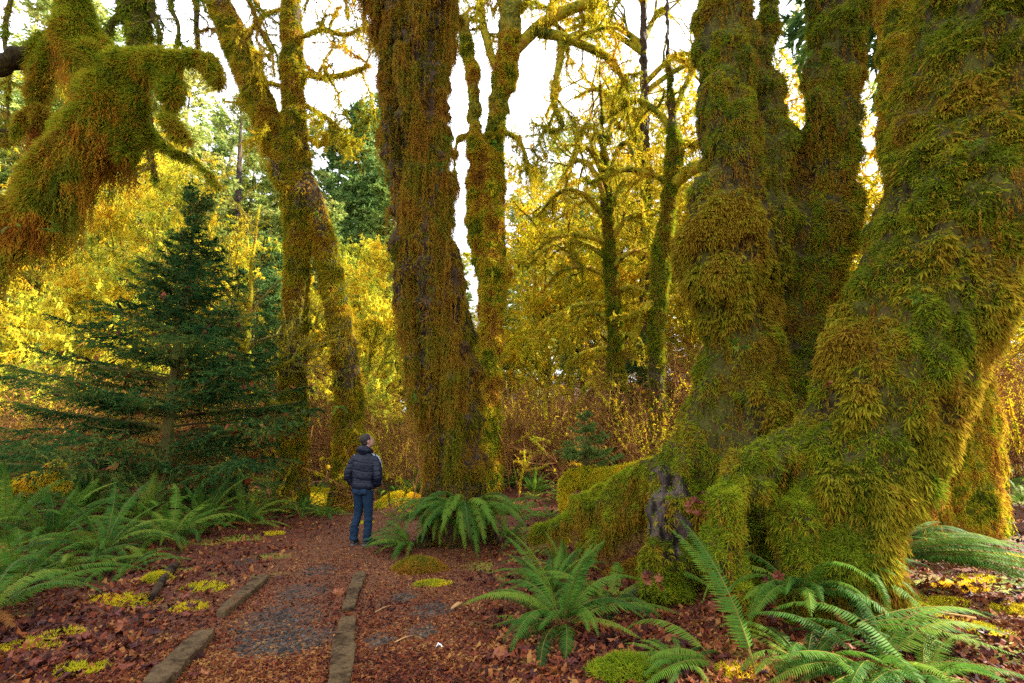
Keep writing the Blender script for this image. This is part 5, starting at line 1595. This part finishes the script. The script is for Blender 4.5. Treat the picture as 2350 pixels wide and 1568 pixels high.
# small licorice ferns growing on trunks
lic = [frond_mesh("frond", FM, .5, -.7, 20 + i, n=12, width=.16, fall=.1, stalk=.2, curl=.3 * (i - 1)) for i in range(3)]
def licorice(px, py, d, size, label, n=4, az=270):
    w = W(px, py, d)
    t = thing("licorice_fern", label, "fern", w)
    rg = random.Random(px * 3 + py)
    for i in range(n):
        o = link("frond", rg.choice(lic), t)
        o.rotation_euler = (rg.gauss(0, .3), rg.gauss(0, .3), rad(az + rg.uniform(-70, 70)))
        s_ = size * rg.uniform(.7, 1.2)
        o.scale = (s_, s_, s_)
for a in [(1690, 800, 5.95, .26, "licorice fern cluster on the left stem of the great maple, below its burl", 7), (1655, 815, 6.0, .2, "smaller licorice fern left of the cluster below the burl", 3), (2215, 345, 4.55, .24, "licorice fern on the leaning stem, upper of two", 4), (2110, 690, 4.45, .2, "licorice fern on the leaning stem, lower of two", 4), (2270, 55, 4.8, .22, "licorice fern at the top of the leaning stem", 3),
          (1830, 160, 6.6, .35, "licorice fern in the fork of the great maple's stems", 6), (1790, 55, 6.8, .25, "licorice fern on the thin second stem at the top", 3), (40, 520, 3.75, .17, "licorice fern on the near mossy limb at the left edge", 3), (140, 540, 3.75, .14, "licorice fern on the near limb, right of the edge one", 2), (950, 900, 8.6, .22, "licorice fern low on the central trunk's left side", 2),
          (1035, 330, 8.7, .28, "licorice fern on the upper right of the central trunk", 3), (1015, 390, 8.7, .3, "licorice fern on the central trunk below the upper one", 3), (725, 505, 13.1, .35, "licorice fern on the upper bend of the right twin trunk", 3), (690, 935, 13.0, .5, "licorice fern on the left twin trunk near the low branch", 3), (775, 930, 13.0, .5, "licorice fern low on the right twin trunk", 4), (700, 1000, 13.0, .4, "licorice fern on the left twin trunk above the ferns", 2), (800, 850, 13.0, .35, "licorice fern halfway up the right twin trunk", 2),
          (1135, 350, 15, .6, "licorice fern high on the knobbly mossy maple", 3)]:
    licorice(*a)
# leaves caught on roots
rg = random.Random(9)
for (px, py, d, n) in [(1650, 1150, 5.3, 7), (1690, 1110, 5.25, 6), (1600, 1165, 5.7, 6), (1620, 1155, 5.6, 5), (1770, 1340, 4.75, 8), (1765, 1400, 4.6, 8), (1495, 1330, 5.3, 5), (1900, 905, 4.75, 1)]:
    for i in range(n):
        w = W(px + rg.uniform(-22, 22), py + rg.uniform(-25, 25), d - .1)
        o = link("caught_leaf", rg.choice(leaf_meshes), great)
        o.location = w
        o.rotation_euler = (rg.uniform(.2, 1.2), rg.uniform(-.6, .6), rg.uniform(0, 6.28))
        o.scale = (.13,) * 3

# ------------------------------------------------------------------ tall conifers added right of the frame to shade the path
hi, _ = make_conifer("tall dark conifer with a bare lower trunk, added right of the frame to shade the path", dict(H=33, Rad=6.8, seed=77, n_br=260, tw=16, nd=12, needle_len=.42, needle_w=.15, bare=.34, droop=.35, irregular=.35, power=.55), M['needle_blue'], (13.8, 10.4, .3), group="added shade conifers right of the frame")
for i, (x, y, sc) in enumerate([(17.5, 12.0, 1.05)]):
    copy_thing(hi, (x, y, float(height(x, y)) - .3), 1 + i * 1.3, sc)

# ------------------------------------------------------------------ the man on the path
def plain(name, col, rough=.7, bump=None, spec=.3, col2=None, scale=30):
    m, nt, out = new_mat(name)
    p = nt.nodes.new("ShaderNodeBsdfPrincipled")
    p.inputs["Roughness"].default_value = rough
    p.inputs["Specular IOR Level"].default_value = spec
    geo = nt.nodes.new("ShaderNodeNewGeometry")
    mx = nt.nodes.new("ShaderNodeMix")
    mx.data_type = 'RGBA'
    mx.inputs["A"].default_value = (*col, 1)
    mx.inputs["B"].default_value = (*(col2 or [c * .6 for c in col]), 1)
    nt.links.new(noise_node(nt, geo.outputs["Position"], scale, 4), mx.inputs["Factor"])
    nt.links.new(mx.outputs["Result"], p.inputs["Base Color"])
    if bump:
        b = nt.nodes.new("ShaderNodeBump")
        b.inputs["Strength"].default_value = bump[1]
        b.inputs["Distance"].default_value = bump[2]
        nt.links.new(noise_node(nt, geo.outputs["Position"], bump[0], 4), b.inputs["Height"])
        nt.links.new(b.outputs[0], p.inputs["Normal"])
    nt.links.new(p.outputs[0], out.inputs["Surface"])
    return m
skin = plain("skin", (.42, .22, .15), .5)
hair_m = plain("dark brown hair", (.022, .015, .011), .6, (90, .8, .01))
jacket_m = plain("navy quilted nylon", (.007, .010, .022), .5, (25, .35, .01), .22)
stripe_m = plain("light grey stripe", (.38, .39, .43), .5)
denim_m = plain("dark blue denim", (.009, .028, .055), .8, (40, .5, .006), .15, (.005, .013, .03), 9)
shoe_m = plain("black hiking boot", (.02, .018, .018), .5, (60, .6, .004))
sole_m = plain("grey boot sole", (.13, .12, .115), .7)
foot = G(828, 1252)
PH = 1.80
ORI = np.array([foot[0], foot[1], float(surf(foot[0], foot[1]))])
# local frame: x right, y away from the camera (he faces away and a little right), z up
YAW = rad(-18)
def ell_loft(rows, sides=28, cap=True, waves=None):
    """rows of (centre xyz, half width x, half depth y, turn)"""
    V, th = [], np.linspace(0, 2 * np.pi, sides, endpoint=False)
    for c, a, b, t in rows:
        e = 2.4
        ct, st = np.cos(th), np.sin(th)
        x = np.sign(ct) * np.abs(ct) ** (2 / e) * a
        y = np.sign(st) * np.abs(st) ** (2 / e) * b
        V.append(np.stack([c[0] + x * math.cos(t) - y * math.sin(t), c[1] + x * math.sin(t) + y * math.cos(t), np.full(sides, c[2])], -1))
    n = len(rows)
    V = np.concatenate(V)
    i = np.arange(n * sides).reshape(n, sides)
    a_, b_, c_, d_ = i[:-1], np.roll(i[:-1], -1, 1), i[1:], np.roll(i[1:], -1, 1)
    F = np.stack([a_, b_, d_, c_], -1).reshape(-1, 4)
    if cap:
        V = np.vstack([V, rows[0][0], rows[-1][0]])
        k = n * sides
        q0 = np.stack([np.roll(i[0], -1), i[0], np.full(sides, k), np.full(sides, k)], -1)
        q1 = np.stack([i[-1], np.roll(i[-1], -1), np.full(sides, k + 1), np.full(sides, k + 1)], -1)
        F = np.vstack([F, q0, q1])
    return V, F
def tube_pts(rows, sides=18, n=None):
    r_ = np.asarray(rows, float)
    S_ = spline(r_, n or len(r_) * 5)
    return tubes(S_[:, :3], S_[:, 3], sides, caps=True)
def merge(parts):
    Vs, Fs, n = [], [], 0
    for V, F in parts:
        Vs.append(V)
        Fs.append(F + n)
        n += len(V)
    return np.vstack(Vs), np.vstack(Fs)
def ball(c, r, n=14, sides=20):
    u = np.linspace(.02, math.pi - .02, n)
    rows = [((c[0], c[1], c[2] - math.cos(t) * r[2]), max(r[0] * math.sin(t), .002), max(r[1] * math.sin(t), .002), 0) for t in u]
    th = np.linspace(0, 2 * np.pi, sides, endpoint=False)
    V = np.concatenate([np.stack([q[0][0] + np.cos(th) * q[1], q[0][1] + np.sin(th) * q[2], np.full(sides, q[0][2])], -1) for q in rows])
    i = np.arange(n * sides).reshape(n, sides)
    F = np.stack([i[:-1], np.roll(i[:-1], -1, 1), np.roll(i[1:], -1, 1), i[1:]], -1).reshape(-1, 4)
    k = len(V)
    V = np.vstack([V, (c[0], c[1], c[2] - r[2]), (c[0], c[1], c[2] + r[2])])
    q0 = np.stack([np.roll(i[0], -1), i[0], np.full(sides, k), np.full(sides, k)], -1)
    q1 = np.stack([i[-1], np.roll(i[-1], -1), np.full(sides, k + 1), np.full(sides, k + 1)], -1)
    return V, np.vstack([F, q0, q1])

man = thing("person", "man seen from behind in dark quilted jacket and jeans, hands in pockets, looking up", "person", ORI, YAW)
# head in its own frame (looking along +y), then tilted back and turned right
def head_xf(V):
    V = np.array(V, float)
    t = rad(24)
    y, z = V[:, 1].copy(), V[:, 2].copy()
    V[:, 1], V[:, 2] = y * math.cos(t) - z * math.sin(t), y * math.sin(t) + z * math.cos(t)
    a = rad(-44)
    x, y = V[:, 0].copy(), V[:, 1].copy()
    V[:, 0], V[:, 1] = x * math.cos(a) - y * math.sin(a), x * math.sin(a) + y * math.cos(a)
    return V + np.array([0.015, 0.02, 1.665])
hd = [ball((0, -.012, .035), (.076, .096, .092)), ball((0, .025, -.03), (.060, .068, .085)), ball((0, .062, -.088), (.030, .026, .024)),
      ball((0, .095, -.018), (.013, .018, .020)), ball((0, .086, .008), (.010, .012, .026)), ball((0, .078, .030), (.045, .014, .012)),
      ball((0, .082, -.052), (.024, .012, .007)), ball((0, .080, -.066), (.021, .012, .007)),
      ball((-.077, -.008, -.005), (.010, .018, .032)), ball((.077, -.008, -.005), (.010, .018, .032))]
hp = [(head_xf(V), F) for V, F in hd]
body_parts = hp + [tube_pts([(0, 0, 1.38, .075), (.0, 0, 1.48, .062), (.008, .008, 1.56, .058), (.014, .016, 1.62, .060)]),
    ell_loft([((0, 0, .92), .15, .10, 0), ((0, 0, 1.05), .14, .095, 0), ((0, 0, 1.25), .17, .11, 0), ((0, 0, 1.40), .16, .10, 0), ((0, 0, 1.45), .09, .07, 0)]),
    tube_pts([(-.17, 0, 1.40, .055), (-.235, -.03, 1.16, .045), (-.20, .06, .98, .032)]), tube_pts([(.17, 0, 1.40, .055), (.235, -.03, 1.16, .045), (.20, .06, .98, .032)]),
    tube_pts([(-.085, 0, .95, .085), (-.10, .01, .55, .055), (-.115, -.01, .12, .042)]), tube_pts([(.085, 0, .95, .085), (.095, .02, .55, .055), (.10, 0, .12, .042)])]
# hands: palm with four fingers and a thumb, slid into the jacket pockets
for sg in (-1, 1):
    wrist = np.array([sg * .205, .075, .985])
    palm = wrist + np.array([-sg * .030, .050, -.045])
    body_parts.append(tube_pts([(*wrist, .028), (*(wrist * .5 + palm * .5), .034), (*palm, .034)], 12))
    for f in range(4):
        b0 = palm + np.array([0, (f - 1.5) * .018, -.012 - .002 * f])
        b1 = b0 + np.array([-sg * .030, .004, -.020 - .003 * (1.5 - abs(f - 1.5))])
        b2 = b1 + np.array([-sg * .024, .004, .002])
        body_parts.append(tube_pts([(*b0, .0105), (*b1, .0100), (*b2, .0085)], 8))
    t0 = palm + np.array([0, -.03, .015])
    body_parts.append(tube_pts([(*t0, .012), (*(t0 + [-sg * .012, -.022, -.018]), .011), (*(t0 + [-sg * .03, -.028, -.03]), .009)], 8))
V, F = merge(body_parts)
V, T, N = remesh(V, F, .012, 1)
s = Soup()
s.add(V, T, .5)
s.build("body", skin, parent=man, smooth=True)
# eyes
for sg in (-1, 1):
    V, F = ball((sg * .029, .071, .006), (.012, .010, .008), 8, 10)
    s = Soup()
    s.add(head_xf(V), F, .5)
    s.build("eye", plain("eye white and iris", (.35, .32, .30), .2), parent=man, smooth=True)
# hair: cap over skull, trimmed at the forehead and round the ears
V, F = merge([ball((0, -.020, .044), (.082, .098, .094)), ball((0, -.050, -.005), (.070, .060, .075))])
V, T, N = remesh(V, F, .007, 1)
c_ = V[T].mean(1)
keepf = ~((c_[:, 1] > .052 + .25 * np.clip(c_[:, 2] - .07, 0, 1)) & (c_[:, 2] < .095)) & ~((np.abs(c_[:, 0]) > .05) & (c_[:, 1] > -.03) & (c_[:, 2] < .018)) & ~((c_[:, 2] < .0) & (c_[:, 1] > -.02))
V = V + N * ((fbm(V * 60, 2) - .5) * .012)[:, None]
s = Soup()
s.add(head_xf(V), T[keepf], .5)
s.build("hair", hair_m, parent=man, smooth=True)
# jacket: torso and sleeves as one puffy surface with quilting lines pressed in
torso = ell_loft([((0, -.005, .895), .185, .135, 0), ((0, -.005, .93), .205, .150, 0), ((0, -.005, .985), .205, .150, 0), ((0, -.005, 1.02), .188, .138, 0), ((0, -.005, 1.08), .206, .150, 0), ((0, 0, 1.18), .212, .152, 0), ((0, 0, 1.30), .222, .150, 0), ((0, 0, 1.38), .215, .140, 0), ((0, 0, 1.435), .180, .118, 0), ((0, 0, 1.475), .115, .095, 0), ((0, 0, 1.50), .085, .085, 0)], 36)
arms = [tube_pts([(sg * .165, 0, 1.395, .080), (sg * .232, -.015, 1.30, .077), (sg * .272, -.045, 1.17, .070), (sg * .282, -.040, 1.08, .066), (sg * .255, .02, 1.00, .060), (sg * .215, .075, .965, .050)], 22) for sg in (-1, 1)]
V, F = merge([torso] + arms)
V, T, N = remesh(V, F, .0085, 2)
ax = np.abs(V[:, 0])
is_arm = ax > .185 + .02 * (V[:, 2] > 1.3)
def groove(t, period, w, off=0):
    q = np.abs(((t + off) / period) - np.round((t + off) / period)) * period
    return np.exp(-(q / w) ** 2)
zt = V[:, 2] + .02 * np.sin(V[:, 0] * 9)
g = np.where(is_arm, groove(zt, .085, .008), np.maximum(groove(zt, .135, .008, .03), np.maximum(groove(np.abs(V[:, 0]) - .055, 9, .007), groove(np.abs(V[:, 0]) - .15, 9, .008) * (V[:, 2] > 1.02)) * .8))
g = g * (V[:, 2] > 1.0) * (V[:, 2] < 1.45)
g = np.maximum(g, groove(V[:, 2] - .992, 9, .007))
V = V + N * (.006 - .009 * g + (fbm(V * 11, 3) - .5) * .016 + (fbm(V * np.array([30, 30, 12]), 2) - .5) * .006)[:, None]
fc = V[T].mean(1)
stripe = (fc[:, 0] > .13) & (np.abs(fc[:, 1] - .012 + (fc[:, 2] - 1.2) * .08) < .026) & (fc[:, 2] > .98) & (N[T[:, 0], 0] > -.1) & (fc[:, 2] < 1.47)
stripe |= (fc[:, 0] < -.13) & (np.abs(fc[:, 1] - .012 + (fc[:, 2] - 1.2) * .08) < .026) & (fc[:, 2] > .98) & (fc[:, 2] < 1.47)
s = Soup()
s.add(V, T[~stripe], .5)
jk = s.build("jacket", jacket_m, parent=man, smooth=True)
s = Soup()
s.add(V, T[stripe], .5)
s.build("sleeve_stripe", stripe_m, parent=jk, smooth=True, label="light grey stripe down the sleeve")
# hood gathered behind the neck
V, F = merge([tube_pts([(math.cos(a) * (.098 if i % 2 else .10), -.015 + math.sin(a) * .095, 1.525 - .035 * math.sin(a) - .02, .038 + .022 * max(0, -math.sin(a))) for i, a in enumerate(np.linspace(rad(150), rad(390), 9))], 16), ball((0, -.095, 1.50), (.10, .050, .062))])
V, T, N = remesh(V, F, .008, 2)
V = V + N * ((fbm(V * np.array([10, 10, 26]), 3) - .5) * .022)[:, None]
s = Soup()
s.add(V, T, .5)
s.build("hood", jacket_m, parent=jk, smooth=True)
# jeans
legs = [ell_loft([((0, -.01, .80), .150, .125, 0), ((0, -.008, .87), .160, .130, 0), ((0, -.005, .93), .158, .122, 0), ((0, -.003, .975), .150, .112, 0)], 30)]
for sg, px_, py_ in ((-1, -.125, -.02), (1, .105, .015)):
    legs.append(tube_pts([(sg * .080, -.01, .86, .098), (sg * .085, -.005, .76, .092), (sg * .092, .012, .60, .078), (sg * .100, .018, .48, .070), (px_ * .98, py_, .30, .068), (px_, py_ - .01, .16, .067), (px_, py_ - .01, .085, .070)], 22))
V, F = merge(legs)
V, T, N = remesh(V, F, .0085, 2)
fold = (fbm(V * np.array([9, 9, 22]) + np.array([0, 0, 3]), 3) - .5) * .030 * (sstep(-V[:, 2], -.62, -.25) + .35)
seam = groove(V[:, 0], 9, .005) * ((V[:, 2] > .72) & (V[:, 1] < 0))
V = V + N * (fold - .010 * seam)[:, None]
s = Soup()
s.add(V, T, .5)
jn = s.build("jeans", denim_m, parent=man, smooth=True)
for sg in (-1, 1):
    s = Soup()
    V, F = ell_loft([((sg * .075, -.132, .815), .045, .006, 0), ((sg * .075, -.137, .83), .055, .007, 0), ((sg * .075, -.137, .90), .056, .007, 0)], 16)
    s.add(V, F, .5)
    s.build("back_pocket", denim_m, parent=jn, smooth=True)
# boots
for sg, bx, by, yaw in ((-1, -.125, -.02, .25), (1, .105, .015, -.55)):
    c, s_ = math.cos(yaw), math.sin(yaw)
    def bt(V):
        x, y = V[:, 0].copy(), V[:, 1].copy()
        return np.stack([bx + x * c - y * s_, by + x * s_ + y * c, V[:, 2]], -1)
    up_ = merge([ell_loft([((0, .055, .020), .047, .135, 0), ((0, .055, .055), .046, .130, 0), ((0, .045, .080), .042, .105, 0), ((0, .015, .105), .042, .068, 0), ((0, -.005, .15), .045, .055, 0), ((0, -.005, .175), .044, .054, 0)], 26)])
    V, T, N = remesh(bt(up_[0]), up_[1], .008, 2)
    s = Soup()
    s.add(V, T, .5)
    bo = s.build("boot", shoe_m, parent=man, smooth=True)
    V, F = ell_loft([((0, .055, -.012), .048, .140, 0), ((0, .055, .018), .052, .143, 0), ((0, .055, .026), .050, .140, 0)], 26)
    s = Soup()
    s.add(bt(V), F, .5)
    s.build("sole", sole_m, parent=bo)
sc_ = PH / 1.785
man.scale = (sc_,) * 3
